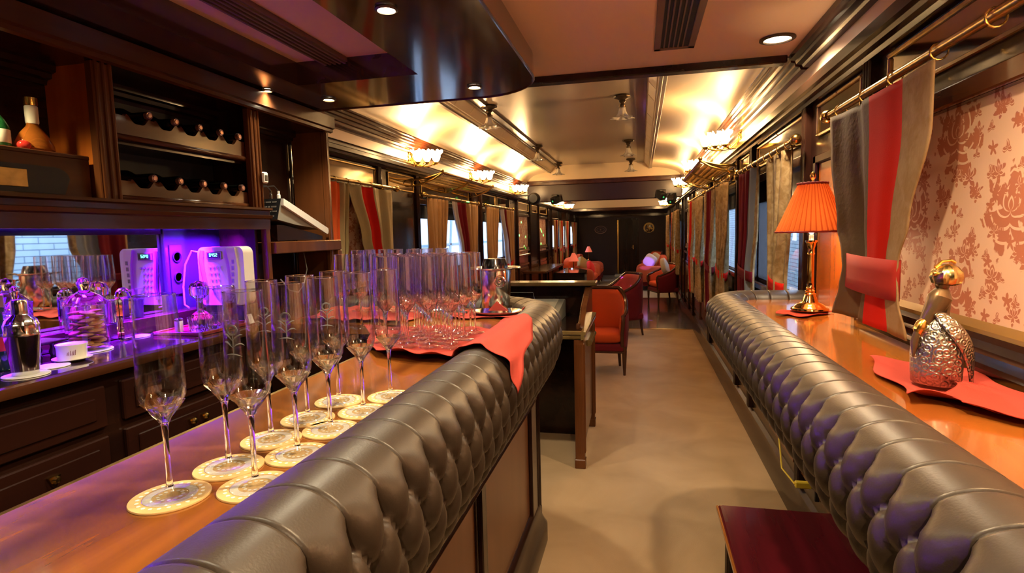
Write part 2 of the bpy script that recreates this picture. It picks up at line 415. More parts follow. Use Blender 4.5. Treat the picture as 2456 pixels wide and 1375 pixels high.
# ---- rear wall with the door ----
d = struct('wall_rear')
m = MB(); m.box(XL,-.76,YB,YB+.1,0,2.3); m.box(-.12,XR,YB,YB+.1,0,2.3); m.box(-.76,-.12,YB,YB+.1,1.87,2.3)
S_(m,'panelling',M('dark_vestibule_panel',(.030,.009,.009),.5,spec=.3),parent=d)
m = MB(); m.prism([(YB,1.98),(YB-.05,1.98),(YB-.05,2.0),(YB-.09,2.01),(YB-.09,2.06),(YB-.13,2.07),(YB-.13,2.12),(YB,2.12)],'X',XL,XR); S_(m,'crown_moulding',WM,parent=d)
d = struct('door_1',(-.44,YB+.05,0))
S_(MB().box(-.77,-.11,YB+.03,YB+.07,.0,1.88), 'door_leaf', WDZ, parent=d)
m = MB(); m.tube([(-.25,YB+.03,.95),(-.25,YB-.02,.95),(-.31,YB-.02,.94)],.012,8); m.box(-.262,-.238,YB+.015,YB+.03,.88,1.02); S_(m,'door_handle',BRASS,parent=d)
m = MB(); m.box(-.78,-.72,YB-.02,YB+.03,0,1.88,.01); S_(m,'door_edge',BRASS,parent=d)
m = MB(); m.box(-.80,-.10,YB-.015,YB,1.86,1.92); m.box(-.12,-.06,YB-.015,YB,0,1.9); S_(m,'architrave',WDZ,parent=d)
S_(MB().box(-.85,.0,YB-.55,YB,.0,.05,.01), 'trim_17', M('step_carpet',(.62,.5,.28),.9))
S_(MB().box(XL-.1,XR+.1,YN-.1,YN,0,2.4), 'wall_front', WD)
# ---- windows ----
wn = 0
def window(x, out, y0, y1, kind):
    global wn; wn += 1
    d = struct('window_%d'%wn,(x,(y0+y1)/2,Z0))
    if kind == 'open':
        m = MB()
        for (a,b,c,e) in ((y0,y0+.03,Z0,Z1),(y1-.03,y1,Z0,Z1),(y0,y1,Z0,Z0+.03),(y0,y1,Z1-.13,Z1)): m.box(x+out*.02,x+out*.07,a,b,c,e)
        S_(m,'window_frame',WDZ,parent=d)
        m = MB(); m.box(x+out*.04,x+out*.046,y0+.02,y1-.02,Z0,Z1-.1); S_(m,'pane',PANE,parent=d,smooth=False)
    else:
        m = MB(); m.box(x+out*.02,x+out*.03,y0-.01,y1+.01,Z0,Z1+.01); S_(m,'blind',DAMASK,parent=d,smooth=False)
        gold = bpy.data.materials.get('gilt_wood') or M('gilt_wood',(.30,.17,.045),.35,.3,coat=.5)
        m = MB(); m.prism([(x+out*.02,Z0+.05),(x-out*.01,Z0+.055),(x-out*.012,Z0+.08),(x-out*.004,Z0+.085),(x-out*.002,Z0+.125),(x+out*.02,Z0+.14)],'Y',y0,y1)
        S_(m,'gilt_sill_rail',gold,parent=d)
    return d
for a,b,k in RB: window(XR,1,a,b,k)
for a,b,k in LB: window(XL,-1,a,b,k)
# dark glossy lacquer panels between bays
m = MB(); m.box(XR-.004,XR,2.34,2.83,1.14,1.78); S_(m,'trim_18',WPANEL)
m = MB()
for a,b,c,e in ((2.30,2.88,1.78,1.82),(2.30,2.88,1.10,1.14),(2.30,2.345,1.1,1.82),(2.835,2.88,1.1,1.82)): m.box(XR-.018,XR,a,b,c,e,.006)
S_(m,'trim_19',WDZ)
m = MB(); m.box(XL,XL+.006,4.42,4.95,1.1,1.80); S_(m,'trim_20',M('smoked_glass_panel',(.03,.02,.015),.05,coat=1))
# brass framed transom mirrors above the windows
tn = 0
def transom(x, out, y0, y1, z0=1.90, z1=2.045):
    global wn; wn += 1
    d = struct('window_%d'%wn,(x,(y0+y1)/2,z0))
    m = MB(); f=.014; t=x-out*.012
    for a,b,c,e in ((y0,y1,z0,z0+f),(y0,y1,z1-f,z1),(y0,y0+f,z0+f,z1-f),(y1-f,y1,z0+f,z1-f)): m.box(x,t,a,b,c,e,.003)
    for yy in (y0+.007,y1-.007,(y0+y1)/2):
        for zz in (z0+.007,z1-.007): m.sph((t,yy,zz),.004,8,5)
    S_(m,'brass_frame',BRASSD,parent=d)
    S_(MB().box(x,x-out*.004,y0+f,y1-f,z0+f,z1-f),'mirror_pane',DMIRROR,parent=d,smooth=False)
for a,b in ((.7,2.11),(2.33,2.86),(3.03,4.22),(4.5,4.9),(5.15,6.6),(7.0,8.7)): transom(XR,1,a,b)
for a,b in ((3.1,4.21),(4.42,4.97),(5.15,6.7),(7.2,8.0),(8.1,8.9),(9.5,10.5),(10.8,11.4),(11.7,12.6)): transom(XL,-1,a,b)
# near daylight-side scenery outside the windows
S_(MB().box(3.0,3.1,-1,24,-.5,4.5),'wall_outside_right',BRICK,smooth=False)
d = struct('wall_outside_left')
S_(MB().box(-4.9,-4.8,-1,26,-.5,3.4),'pale_cladding',M('pale_blue_cladding',(.66,.74,.82),.5),parent=d,smooth=False)
m = MB()
for i in range(12):
    y = 6+i*1.5; m.prism([(y,-.5),(y+.12,-.5),(y+.9,3.4),(y+.78,3.4)],'X',-4.8,-4.78)
for z in (1.25,2.2): m.box(-4.8,-4.78,-1,26,z,z+.05)
S_(m,'blue_bands',M('blue_grey_band',(.12,.2,.32),.5),parent=d)
S_(MB().box(-14,12,-10,40,-.9,-.6),'ground',M('grey_ballast',(.25,.25,.25),.9))
# ---- soffit over the bar ----
d = struct('ceiling_soffit')
def soff(R, y_far, xr, inset=0):
    pts=[(XL,YN+.1),(xr,YN+.1)]
    for i in range(9):
        t=PI/2*i/8; pts.append((xr-R+R*math.cos(t), y_far-R+R*math.sin(t)))
    pts.append((XL,y_far)); return pts
# slab with a rectangular opening: right, far, left pieces
SZ0, SZ1 = 2.215, 2.32
m = MB()
R=.34; xr=-.475; yf=2.93; hx0,hx1,hy1=-1.56,-.96,2.43
pts=[(hx1,YN+.1),(xr,YN+.1)]+[(xr-R+R*math.cos(PI/2*i/10), yf-R+R*math.sin(PI/2*i/10)) for i in range(11)]+[(hx1,yf)]
m.prism(pts,'Z',SZ0,SZ1)
m.box(XL,hx1,hy1,yf,SZ0,SZ1); m.box(XL,hx0,YN+.1,hy1,SZ0,SZ1)
S_(m,'soffit_board',M('soffit_mahogany',(.035,.018,.014),.16,coat=.9,var=(1.5,(.05,.024,.016),.35,.65,(6,.6,6))),parent=d,angle=.5)
m = MB(); e=[(p[0],p[1],SZ0) for p in pts[1:-1]]+[(XL,yf,SZ0)]
m.tube(e,.006,6); S_(m,'soffit_beading',WM,parent=d)
m = MB(); m.box(-1.42,-1.30,YN+.2,hy1,CZ-.02,CZ-.001)
for k in range(5): m.box(-1.415+.024*k,-1.405+.024*k,YN+.2,hy1,CZ-.028,CZ-.015)
S_(m,'recess_batten',M('taupe_moulding',(.13,.08,.06),.4),parent=d)
# ---- ceiling grille and downlights ----
d = thing('ceiling_vent',(.15,2.4,CZ),'long dark slotted air grille in the flat ceiling','vent')
m = MB(); x0,x1,y0,y1=.062,.238,1.5,2.75; f=.028
for a,b,c,e in ((x0,x1,y0,y0+f),(x0,x1,y1-f,y1),(x0,x0+f,y0,y1),(x1-f,x1,y0,y1)): m.box(a,b,c,e,CZ-.008,CZ-.0005,.002)
m.build('frame',M('bronze_paint',(.16,.09,.06),.4),parent=d)
MB().box(x0+f,x1-f,y0+f,y1-f,CZ-.003,CZ-.001).build('recess',BLACK,parent=d)
m = MB()
for k in range(5): xx=x0+f+.02*k+.012; m.box(xx,xx+.006,y0+f,y1-f,CZ-.007,CZ-.002)
m.build('slats',M('bronze_slat',(.13,.08,.06),.4),parent=d)
def downlight(x,y,z,label,r=.04,e=14,power=22,tilt=(0,0,0),col=HAL,ring=BRONZE,spot=2.2,grp=None):
    d = thing('downlight',(x,y,z),label,'ceiling light',grp)
    MB().lathe([(r*1.35,-.001),(r*1.35,-.006),(r*1.05,-.010),(r,-.004),(r,-.001)],28,(x,y,z)).build('trim_ring',ring,parent=d)
    MB().lathe([(0,-.003),(r*.99,-.003)],28,(x,y,z)).build('lens',M('lamp_lens',(1,1,1),.5,emit=(*col,e)),parent=d)
    l = lamp('downlight_beam','SPOT',(x,y,z-.02),power,col,.03,spot_size=spot,spot_blend=.6); return d
downlight(.585,2.75,CZ,'large round white ceiling light beside the air grille',.055,9,36,col=(1,.78,.5),spot=2.6)
G='small round spotlights in the dark bar soffit'
downlight(-.78,2.70,SZ0,'greenish spotlight at the rounded corner of the bar soffit',.027,60,24,grp=G)
downlight(-.775,1.715,SZ0,'spotlight in the bar soffit cut by the top edge of the picture',.027,60,24,grp=G)
downlight(-1.56,2.70,SZ0,'spotlight in the bar soffit nearest the open equipment shelf',.027,40,16,grp=G)
downlight(-1.735,2.45,SZ0,'spotlight in the bar soffit grazing the header above the open bay',.018,40,7,grp=G)
downlight(-.775,.5,SZ0,'spotlight in the bar soffit above the near end of the counter',.027,30,14,grp=G)
downlight(.56,.5,CZ,'round ceiling light above the near end of the wall counter',.055,9,7,col=(1,.78,.5),spot=2.6)
downlight(.05,.95,CZ,'round ceiling light over the aisle just before the air grille',.055,9,44,col=(1,.74,.42),spot=2.5)
downlight(.1,-.8,CZ,'round ceiling light over the aisle behind the bars',.055,9,44,col=(1,.72,.42),spot=2.8)
downlight(-1.90,1.15,2.118,'tiny added spotlight, out of view under the header left of the bottle shelf',.018,30,18,col=(1,.85,.5),spot=2.4)  # added out of view to give the bottle shelf panel its glow
# ================= the padded bars =================
def padded(path, side, prof, P=.085, nT=56):
    """sweep prof (n outward, z) along path; buttons and pleats by displacement. side: +1 outward is left-hand normal of travel"""
    # resample path
    pts=[Vector((p[0],p[1],0)) for p in path]; cum=[0]
    for a,b in zip(pts,pts[1:]): cum.append(cum[-1]+(b-a).length)
    Ltot=cum[-1]; n=int(Ltot/(P/20)); 
    def at(s):
        s=min(max(s,0),Ltot)
        for i in range(len(cum)-1):
            if s<=cum[i+1] or i==len(cum)-2:
                f=(s-cum[i])/(cum[i+1]-cum[i]); return pts[i].lerp(pts[i+1],f)
    pc=[0]
    for a,b in zip(prof,prof[1:]): pc.append(pc[-1]+math.hypot(b[0]-a[0],b[1]-a[1]))
    TT=pc[-1]
    def pat(t):
        for i in range(len(pc)-1):
            if t<=pc[i+1] or i==len(pc)-2:
                f=(t-pc[i])/(pc[i+1]-pc[i]); a,b=prof[i],prof[i+1]; q=(a[0]+(b[0]-a[0])*f,a[1]+(b[1]-a[1])*f)
                d=(b[0]-a[0],b[1]-a[1]); break
        return q
    t1=TT*.40; Q=.074 if TT>.50 else .066; NV=(TT-t1)/Q
    samp=[]
    for j in range(nT+1):
        t=TT*j/nT; q=pat(t); e=.012; a=pat(max(t-e,0)); b=pat(min(t+e,TT)); d=(b[0]-a[0],b[1]-a[1]); l=math.hypot(*d) or 1
        samp.append((t,q,(-d[1]/l,d[0]/l)))
    def fn(u,v):
        g_=u*Ltot/P; s=min(Ltot,P*(g_-(.85/(4*PI))*math.sin(4*PI*g_))); p=at(s); e=.03; tg=(at(s+e)-at(s-e)); tg.normalize(); nr=Vector((-tg.y,tg.x,0))*side
        t,q,nn=samp[int(round(v*nT))]
        uu=s/P; vv=max(0,(t-t1)/Q)
        a=abs(math.sin(PI*(uu-vv/2))); b=abs(math.sin(PI*(uu+vv/2)))
        du_=min(abs(uu-vv/2-round(uu-vv/2)),1); dv_=abs(uu+vv/2-round(uu+vv/2))
        if vv==0:
            k=max(0,1-(t1-t)/.045); k=k*k*(3-2*k); flat=.007*(1-math.exp(-(a/.06)**2))
            h=flat*(1-k)+(.028*(a*a)**.30-.020)*k
        else:
            pit=math.exp(-((du_/.16)**2+(dv_/.16)**2))
            h=.028*(a*b)**.34-.022-.018*pit
            if vv>NV-.3: h*=max(0,(NV-vv)/.3)
        if vv==0: h-=.012*k*math.exp(-(du_/.16)**2*2)*k
        h-=.004 if t<.001 else 0
        # nn points: choose outward (up at the crest)
        n0,n1=nn
        if n1<0 and t<TT*.5 or (n0<0 and t>TT*.5): n0,n1=-n0,-n1
        return (p.x+nr.x*(q[0]+n0*h), p.y+nr.y*(q[0]+n0*h), q[1]+n1*h)
    return MB().grid(fn,n,nT), at, Ltot
def smoothprof(pr, n=4):
    out=[]; 
    for i in range(len(pr)-1):
        p0=pr[max(i-1,0)];p1=pr[i];p2=pr[i+1];p3=pr[min(i+2,len(pr)-1)]
        for k in range(n):
            t=k/n
            out.append(tuple(.5*((2*p1[c])+(-p0[c]+p2[c])*t+(2*p0[c]-5*p1[c]+4*p2[c]-p3[c])*t*t+(-p0[c]+3*p1[c]-3*p2[c]+p3[c])*t**3) for c in (0,1)))
    out.append(pr[-1]); return out
PROF=smoothprof([(-.075,1.12),(-.075,1.145),(-.05,1.172),(0,1.185),(.045,1.175),(.085,1.135),(.095,1.085),(.093,1.02),(.074,.95),(.040,.89),(.0,.85),(-.035,.83)])
PROFR=smoothprof([(-.075,1.12),(-.075,1.145),(-.05,1.172),(0,1.185),(.045,1.175),(.082,1.14),(.092,1.09),(.082,1.03),(.055,.975),(.015,.93),(-.03,.90),(-.06,.895)])
def arc(cx,cy,r,a0,a1,n=14): return [(cx+r*math.cos(a0+(a1-a0)*i/n), cy+r*math.sin(a0+(a1-a0)*i/n)) for i in range(n+1)]
# ---- the big bar on the left ----
BT=1.14
bar = thing('bar_counter',(-.6,1.2,0),'long wooden bar with brown button-tufted padded edge and row of flutes on top','bar')
pathL=[(-.43,-.5),(-.43,2.28)]+arc(-.80,2.36,.37,0,PI/2)[1:]+[(-1.605,2.73)]
mb,_,_=padded(pathL,-1,PROF); mb.build('padded_edge',LEATHER,parent=bar,angle=1.2)
m=MB(); m.prism([(-.842,-.5),(-.50,-.5),(-.50,2.27)]+arc(-.80,2.36,.30,0,PI/2)[1:]+[(-1.60,2.66),(-1.60,2.12),(-.95,2.12),(-.86,2.02),(-.842,1.95)],'Z',BT-.04,BT)
m.build('worktop',WORANGE,parent=bar)
m=MB(); m.tube([(-.845,-.5,BT-.004),(-.845,1.94,BT-.004)],.006,8); m.box(-.86,-.842,-.5,1.95,BT-.035,BT-.008,.003); m.build('brass_edge_strip',BRASSD,parent=bar)
m=MB(); m.box(-.78,-.52,-.5,2.45,0,BT-.04); m.box(-1.60,-.56,2.16,2.62,0,BT-.04); m.box(-.56,-.47,-.5,2.3,.78,BT-.04); m.box(-1.60,-.6,2.6,2.71,.80,BT-.04)
m.build('carcass',WD,parent=bar)
# front panels
m=MB(); m.box(-.52,-.503,-.5,2.58,0,.80); m.build('front_panel',WFRONT,parent=bar)
m=MB()
m.box(-.503,-.498,-.5,2.58,.09,.20); m.box(-.503,-.498,-.5,2.58,.76,.79)
for y0,w_ in ((-.5,.05),(.55,.05),(1.62,.045),(2.44,.16)): m.box(-.503,-.485,y0,y0+w_,.10,.79,.004)
for y0 in (.63,1.70,1.59,.52): m.box(-.503,-.496,y0,y0+.008,.10,.79)
m.tube([(-.488,2.60,.05),(-.488,2.60,.79)],.012,8); m.tube([(-.488,2.57,.05),(-.488,2.57,.79)],.008,8)
m.build('stiles',WDZ,parent=bar)
m=MB(); 
pl=[(-.55,0),(-.45,0),(-.45,.085),(-.458,.10),(-.475,.13),(-.475,.17),(-.487,.20),(-.50,.21),(-.55,.21)]
m.prism(pl,'Y',-.5,2.60); m.lathe([(.0,0),(.085,0),(.085,.085),(.075,.10),(.06,.13),(.06,.17),(.045,.20),(.03,.21),(0,.21)],20,(-.535,2.60,0),-.1,PI*.9)
m.build('plinth',WD,parent=bar)
m=MB(); P2=[(-.462,-.5),(-.462,2.30)]+arc(-.80,2.36,.338,0,PI/2)[1:]+[(-1.605,2.698)]
m.tube([(a,b,.795) for a,b in P2],.016,10); m.tube([(a+.004,b,.768) for a,b in P2],.008,8); m.build('dado_moulding',WD,parent=bar)
MB().tube([(a+.006,b,.808) for a,b in P2],.004,6).build('bead',WM,parent=bar)
MB().box(-.455,-.425,2.52,2.56,.83,.87,.005).build('brass_bracket',BRASS,parent=bar)
# ---- the wall counter on the right ----
wc = thing('wall_counter',(.6,1.4,0),'wall counter on the right with a brown tufted edge under the damask blind','bar counter')
pathR=[(.395,-.5),(.395,2.80)]+[(.395+.17-.17*math.cos(PI/2*i/12),2.80+.17*math.sin(PI/2*i/12)) for i in range(1,13)]+[(.80,2.97)]
mb,_,_=padded(pathR,1,PROFR,.082); mb.build('padded_edge',LEATHER,parent=wc,angle=1.2)
MB().prism([(.47,-.5),(.47,2.79)]+[(.56-.09*math.cos(PI/2*i/6),2.80+.09*math.sin(PI/2*i/6)) for i in range(1,7)]+[(.785,2.89),(.785,-.5)],'Z',1.12,1.155).build('worktop',WORANGE2,parent=wc)
MB().prism([(.455,.90),(.455,1.12),(.785,1.12),(.785,.80),(.62,.86)],'Y',-.5,2.93).build('underside',WD,parent=wc)
m=MB(); 
m.prism([(.786,1.155),(.745,1.155),(.742,1.172),(.752,1.18),(.756,1.20),(.770,1.206),(.772,1.225),(.786,1.235)],'Y',-.5,2.20); m.build('back_moulding',WD,parent=wc)
# ================= curtains =================
def curtain(y0,y1,x,out,label,levels,stripes,nf=5,amp=.02,tie=None,mats=None,zt=1.86,seed=1,flat=0,tail=True,name='curtain',cat='curtain'):
    """levels: (z, fraction a, fraction b) of the y0..y1 span; stripes: (u0,u1,mat)"""
    d = thing(name,(x,(y0+y1)/2,levels[-1][0]),label,cat); W=y1-y0
    mats = mats or [CLOTHT,CLOTHR]
    rnd=random.Random(seed); ph=rnd.random()*6
    def lev(z):
        for (za,a0,a1),(zb,b0,b1) in zip(levels,levels[1:]):
            if z<=za+1e-6 and z>=zb-1e-6:
                t=(za-z)/(za-zb); t=t*t*(3-2*t) if za<zt-.001 or 1 else t; return a0+(b0-a0)*t, a1+(b1-a1)*t
        return levels[-1][1:]
    z0=levels[0][0]; z1=levels[-1][0]
    def fn(u,v):
        z=z0+(z1-z0)*v; a,b=lev(z); frac=(b-a)
        y=y0+W*(a+(b-a)*u)
        sq=amp*(1.0+.9*(1-min(1,frac)))*(1 if u>flat else .22)
        dx=sq*math.sin(2*PI*nf*u+ph+.5*math.sin(3*v))+.35*sq*math.sin(2*PI*nf*2.3*u+2+ph)
        return (x+out*0-dx, y, z)
    def mf(u,v):
        for a,b,mi in stripes:
            if a<=u<b: return mi
        return 0
    MB().grid(fn,max(40,nf*14),36,mf=mf).build('drape',mats,parent=d,solid=.004,angle=1.3)
    if tie:
        zt_,col,slope=tie[:3]; th_=tie[3] if len(tie)>3 else .068; a,b=lev(zt_)
        m=MB(); r=amp*1.7+.004; ya=y0+W*a-.002; yb=y0+W*b+.016; yc=(ya+yb)/2; ry=(yb-ya)/2
        def fb(u,v):
            an=2*PI*u; return (x+r*math.cos(an), yc+ry*math.sin(an), zt_+th_/2-th_*v+slope*(math.sin(an))*.09+(.0 if slope<.3 else 0))
        m.grid(fb,28,3); m.build('tieback',col,parent=d,solid=.003)
    return d
CB=[CLOTHT,CLOTHR,M('blue_grey_velvet',(.17,.19,.22),.8,sheen=.2,bump=(60,.15)),CLOTHM]
GT=[M('grey_tan_velvet',(.13,.090,.055),.85,spec=.1,bump=(60,.15)),CLOTHR,M('gold_tan_velvet',(.27,.165,.075),.85,spec=.1,bump=(60,.15),var=(18,(.32,.21,.11),.4,.6))]
# near right curtain
curtain(1.61,2.34,.70,1,'grey and gold velvet curtain with a broad red stripe beside the damask blind',
  [(1.897,0,1),(1.75,.0,.97),(1.50,.14,.84),(1.40,.21,.76),(1.36,.22,.74),(1.29,.20,.78),(1.185,.12,.88)],
  [(0,.24,2),(.24,.54,1)],nf=2,amp=.012,flat=.6,tie=(1.345,M('tieback_red',(.34,.015,.008),.9),.04,.115),mats=GT,seed=3)
R2=[('tan velvet curtain falling behind the lampshade',3.05,3.52,[(1.885,0,1),(1.5,.1,.9),(1.22,.25,.78),(1.18,.25,.78),(.98,.1,.85)],[]),
 ('maroon and blue-grey curtain beside the corner of the padded counter',3.86,4.48,[(1.885,0,1),(1.5,.05,1),(1.2,.25,1),(1.16,.25,1),(.85,.1,1)],[(.12,.46,2),(.46,.9,3)])]
for lb,a,b,lv,st in R2: curtain(a,b,.72,1,lb,lv,st,nf=3,amp=.018,tie=(1.19,CLOTHR if not st else CLOTHM,.2),mats=CB,seed=int(a*10))
FR=[('tan velvet curtain just past the right pilaster with low red tieback',5.02,5.72,0,CLOTHR),('maroon striped curtain left of the tan one under the luggage rack',5.85,6.7,3,CLOTHM),
 ('tan curtain with an orange tie further down the right side',6.98,7.85,0,CLOTHR),('orange-red striped curtain further down the right side',8.0,8.88,1,CLOTHR)]
for i,(lb,a,b,mi,tm) in enumerate(FR):
    curtain(a,b,.71,1,lb,[(1.885,0,1),(1.5,.05,.95),(1.15,.25,.75),(1.1,.25,.75),(.62,.08,.9)],[(.25,.7,mi)] if mi else [],nf=4,amp=.025,tie=(1.12,tm,.5),mats=CB,seed=i+20)
FR2=[('tan curtain framing the third window from the rear on the right',11.3,11.75,1),('second curtain of that rear right window',12.2,12.65,0),('rear right curtain behind the armchairs',13.1,13.6,1),('curtain beside the rear right corner',15.2,16.2,1)]
for i,(lb,a,b,mi) in enumerate(FR2):
    curtain(a,b,.71,1,lb,[(1.885,0,1),(1.15,.25,.75),(.62,.08,.9)],[(.3,.6,mi)] if mi else [],nf=4,amp=.025,tie=(1.12,CLOTHR,.5),mats=CB,seed=i+30)
# left side curtains
LF=[('orange-striped olive curtain next to the equipment shelf',3.27,3.62,[(.30,.66,1)],[(1.872,0,1),(1.5,.0,.85),(1.1,.0,.5),(.95,0,.5)],None),
 ('olive curtain with a deep red stripe over the damask blind on the left',3.62,4.36,[(.22,.46,1)],[(1.872,0,1),(1.5,.22,.98),(1.2,.42,.94),(.95,.5,.9)],None),
 ('tan pleated curtain at the first bright window on the left',5.10,5.66,[],[(1.862,0,1),(1.3,.05,.82),(1.05,.12,.6),(.7,.1,.8)],1.0),
 ('tan and maroon curtain at the far side of the first bright window',5.82,6.80,[(.0,.18,2),(.18,.46,3)],[(1.862,0,1),(1.3,.25,.9),(1.05,.4,.85),(.7,.3,.9)],1.0),
 ('tan curtain at the second bright window on the left',7.22,7.82,[],[(1.862,0,1),(1.3,.05,.85),(1.05,.15,.6),(.7,.1,.8)],1.0),
 ('maroon striped curtain closing the second bright window',8.0,8.85,[(.0,.16,2),(.16,.46,3)],[(1.862,0,1),(1.3,.3,.9),(1.05,.4,.85),(.7,.3,.9)],1.05),
 ('rear left curtain past the two damask panels',13.2,13.75,[(.3,.7,3)],[(1.8,0,1),(1.1,.1,.7),(.7,.1,.8)],1.1),
 ('curtain with red tie behind the orange settee',14.1,14.7,[(.3,.7,1)],[(1.8,0,1),(1.1,.2,.7),(.7,.1,.8)],1.1),
 ('curtain at the last left window but one',15.2,15.9,[(.3,.7,1)],[(1.8,0,1),(1.1,.2,.7),(.7,.1,.8)],1.1),
 ('last curtain on the left beside the rear wall',16.7,18.0,[(.3,.5,1)],[(1.8,0,1),(1.1,.2,.7),(.7,.1,.8)],1.1)]
OL=[M('olive_velvet',(.38,.30,.13),.8,sheen=.25,bump=(60,.15)),M('orange_red_velvet',(.85,.13,.02),.85,sheen=.0,bump=(300,.08)),CB[2],CLOTHM]
OL2=[OL[0],CLOTHR]; TN=[M('tawny_velvet',(.40,.22,.08),.8,sheen=.25,bump=(60,.15)),CLOTHR,M('pale_lilac_velvet',(.4,.36,.38),.8),CLOTHM]
for i,(lb,a,b,st,lv,t) in enumerate(LF):
    mt = OL if i==0 else (OL2 if i==1 else TN)
    curtain(a,b,XL+.085,-1,lb,lv,st,nf=3 if i<2 else 5,amp=.016 if i<2 else .02,tie=(t,CLOTHR if not st or st[0][2]!=3 else CLOTHM,.4) if t else None,mats=mt,seed=i+50)
# rods with rings, knobs and brackets
def rod(y0,y1,x,out,z,label,rings=8,r=.013,seed=0):
    d=thing('curtain_rod',(x,(y0+y1)/2,z),label,'curtain rod')
    MB().tube([(x,y0,z),(x,y1,z)],r,12).build('rod',BRASSD,parent=d)
    for y in (y0,y1): 
        m=MB(); s=-1 if y==y0 else 1
        m.sph((x,y+s*.035,z),r*2.0,14,10); m.lathe([(r*1.5,0),(r*1.7,.008),(r*1.2,.018)],12,(x,y,z),axis='Y'); m.build('finial',BRASS,parent=d)
    wx = XR if out>0 else XL
    for y in (y0+.06,y1-.06):
        m=MB(); m.tube([(wx,y,z-.01),(x,y,z-.022)],.008,8); m.lathe([(.022,0),(.022,.008),(.01,.012)],12,(wx-(.0 if out>0 else 0),y,z-.01),axis='X'); m.build('bracket',BRASS,parent=d)
    rnd=random.Random(seed)
    for k in range(rings):
        m=MB(); y=y0+(y1-y0)*(k+.5)/rings+rnd.uniform(-.02,.02); m.tube([(x+(r+.007)*math.cos(2*PI*i/14),y,z-.006+(r+.007)*math.sin(2*PI*i/14)) for i in range(14)],.0025,6,closed=True); m.build('ring',BRASS,parent=d)
rod(.35,2.45,.715,1,1.925,'thick brass curtain rod crossing in front of the damask blind',9)
rod(2.98,4.55,.715,1,1.91,'brass curtain rod above the lampshade',9)
rod(5.0,6.7,.715,1,1.91,'brass rod below the right luggage rack',9)
rod(6.95,8.9,.715,1,1.91,'farthest clearly seen brass rod on the right wall',9)
rod(3.15,4.38,XL+.085,-1,1.895,'brass rod over the first olive curtains on the left',7)
rod(5.05,6.8,XL+.085,-1,1.885,'brass rod under the left luggage rack',9)
rod(7.2,8.8,XL+.085,-1,1.885,'brass rod over the second bright window on the left',9)
# luggage racks
def rack(y0,y1,wx,out,label,z=2.02):
    d=thing('luggage_rack',(wx,(y0+y1)/2,z),label,'luggage rack'); s=-out; dep=.30
    m=MB()
    m.tube([(wx+s*dep,y0,z+.05),(wx+s*dep,y1,z+.05)],.011,8); m.tube([(wx+s*.02,y0,z),(wx+s*.02,y1,z)],.009,8)
    for y in (y0,(y0+y1)/2,y1):
        m.tube([(wx,y,z-.06),(wx+s*.10,y,z-.04),(wx+s*.22,y,z+.0),(wx+s*dep,y,z+.05)],.009,8)
        m.tube([(wx,y,z),(wx+s*.15,y,z+.01),(wx+s*dep,y,z+.05)],.009,8)
        m.sph((wx+s*dep,y,z+.065),.018,10,8)
        m.tube([(wx+s*.05+s*.04*math.cos(a),y,z-.03+.03*math.sin(a)) for a in [2*PI*i/12 for i in range(12)]],.005,6,closed=True)
    m.build('frame',BRASS,parent=d)
    m=MB(); n=int((y1-y0)/.04)
    for k in range(n+1):
        for q in (0,1):
            a=y0+(y1-y0)*k/n; b=min(max(a+(.14 if q else -.14),y0),y1)
            m.tube([(wx+s*.02,a,z),(wx+s*.12,a*.6+b*.4,z-.012),(wx+s*dep,b,z+.045)],.0028,4)
    m.build('netting',BRASSD,parent=d)
rack(4.95,6.75,XL,-1,'brass net luggage rack on the left wall'); rack(5.05,7.0,XR,1,'brass net luggage rack on the right wall')
# gallery rails under transoms left
# ================= wall sconces =================
def tulip(name,mat,parent,c,r=.045,h=.06,seed=0,flute=8,up=1,wave=.18):
    pr=[(.012,0),(.02,.004),(r*.62,.015),(r*.78,h*.45),(r*.72,h*.7),(r*.95,h*.92),(r*1.08,h)]
    m=MB(); m.lathe([(a,b*up) for a,b in pr],40,c,mod=lambda q,z,a:q*(1+wave*(abs(z)/h)**2*math.sin(flute*a)))
    zt=c[2]+h*up
    for i_,p_ in enumerate(m.v):
        t_=(p_[2]-c[2])/(h*up)
        if t_>.5: a_=math.atan2(p_[1]-c[1],p_[0]-c[0]); m.v[i_]=(p_[0],p_[1],p_[2]+up*h*.20*(t_-.5)*2*math.sin(flute*a_+1.2))
    return m.build(name,mat,parent=parent,angle=1.5,solid=.0015)
SHADE=M('lit_frosted_shade',(1,.9,.7),.5,emit=(1,.66,.33,20))
def sconce(x,y,z,out,label,power,n=3):
    d=thing('wall_sconce',(x,y,z),label,'wall lamp'); s=-out
    wx = XR if out>0 else XL; zb=z+.0
    m=MB(); m.lathe([(.05,0),(.05,s*.006),(.035,s*.012),(.02,s*.02)],20,(wx,y,2.22),axis='X')
    for k in range(10): a=2*PI*k/10; m.sph((wx+s*.008,y+.045*math.cos(a),2.22+.045*math.sin(a)),.012,8,6)
    m.build('backplate',GOLD,parent=d)
    for k in range(n):
        yy=y+(k-(n-1)/2)*.045; xx=x+s*(.070*(k-(n-1)/2)+.01)
        m=MB(); pts=[]
        for i in range(15):
            t=i/14; pts.append((wx+s*.01+(xx-wx-s*.01)*t, y+(yy-y)*t, 2.22-.07*math.sin(PI*t*.9)-.03*t))
        m.tube(pts,.006,8)
        m.tube([(xx+.022*math.cos(a)*(1-a/9)-s*.02,yy,z-.045+.022*math.sin(a)*(1-a/9)) for a in [i*.5 for i in range(14)]],.004,6)
        m.lathe([(.006,-.035),(.02,-.02),(.024,-.012),(.012,0)],14,(xx,yy,z-.02)); m.build('arm',GOLD,parent=d)
        tulip('shade',SHADE,d,(xx,yy,z-.025),.046,.088,k,6,wave=.32)
    lamp('sconce_glow','POINT',(x+s*.05,y,z+.075),power,WARM,.05)
    return d
PW=8.5
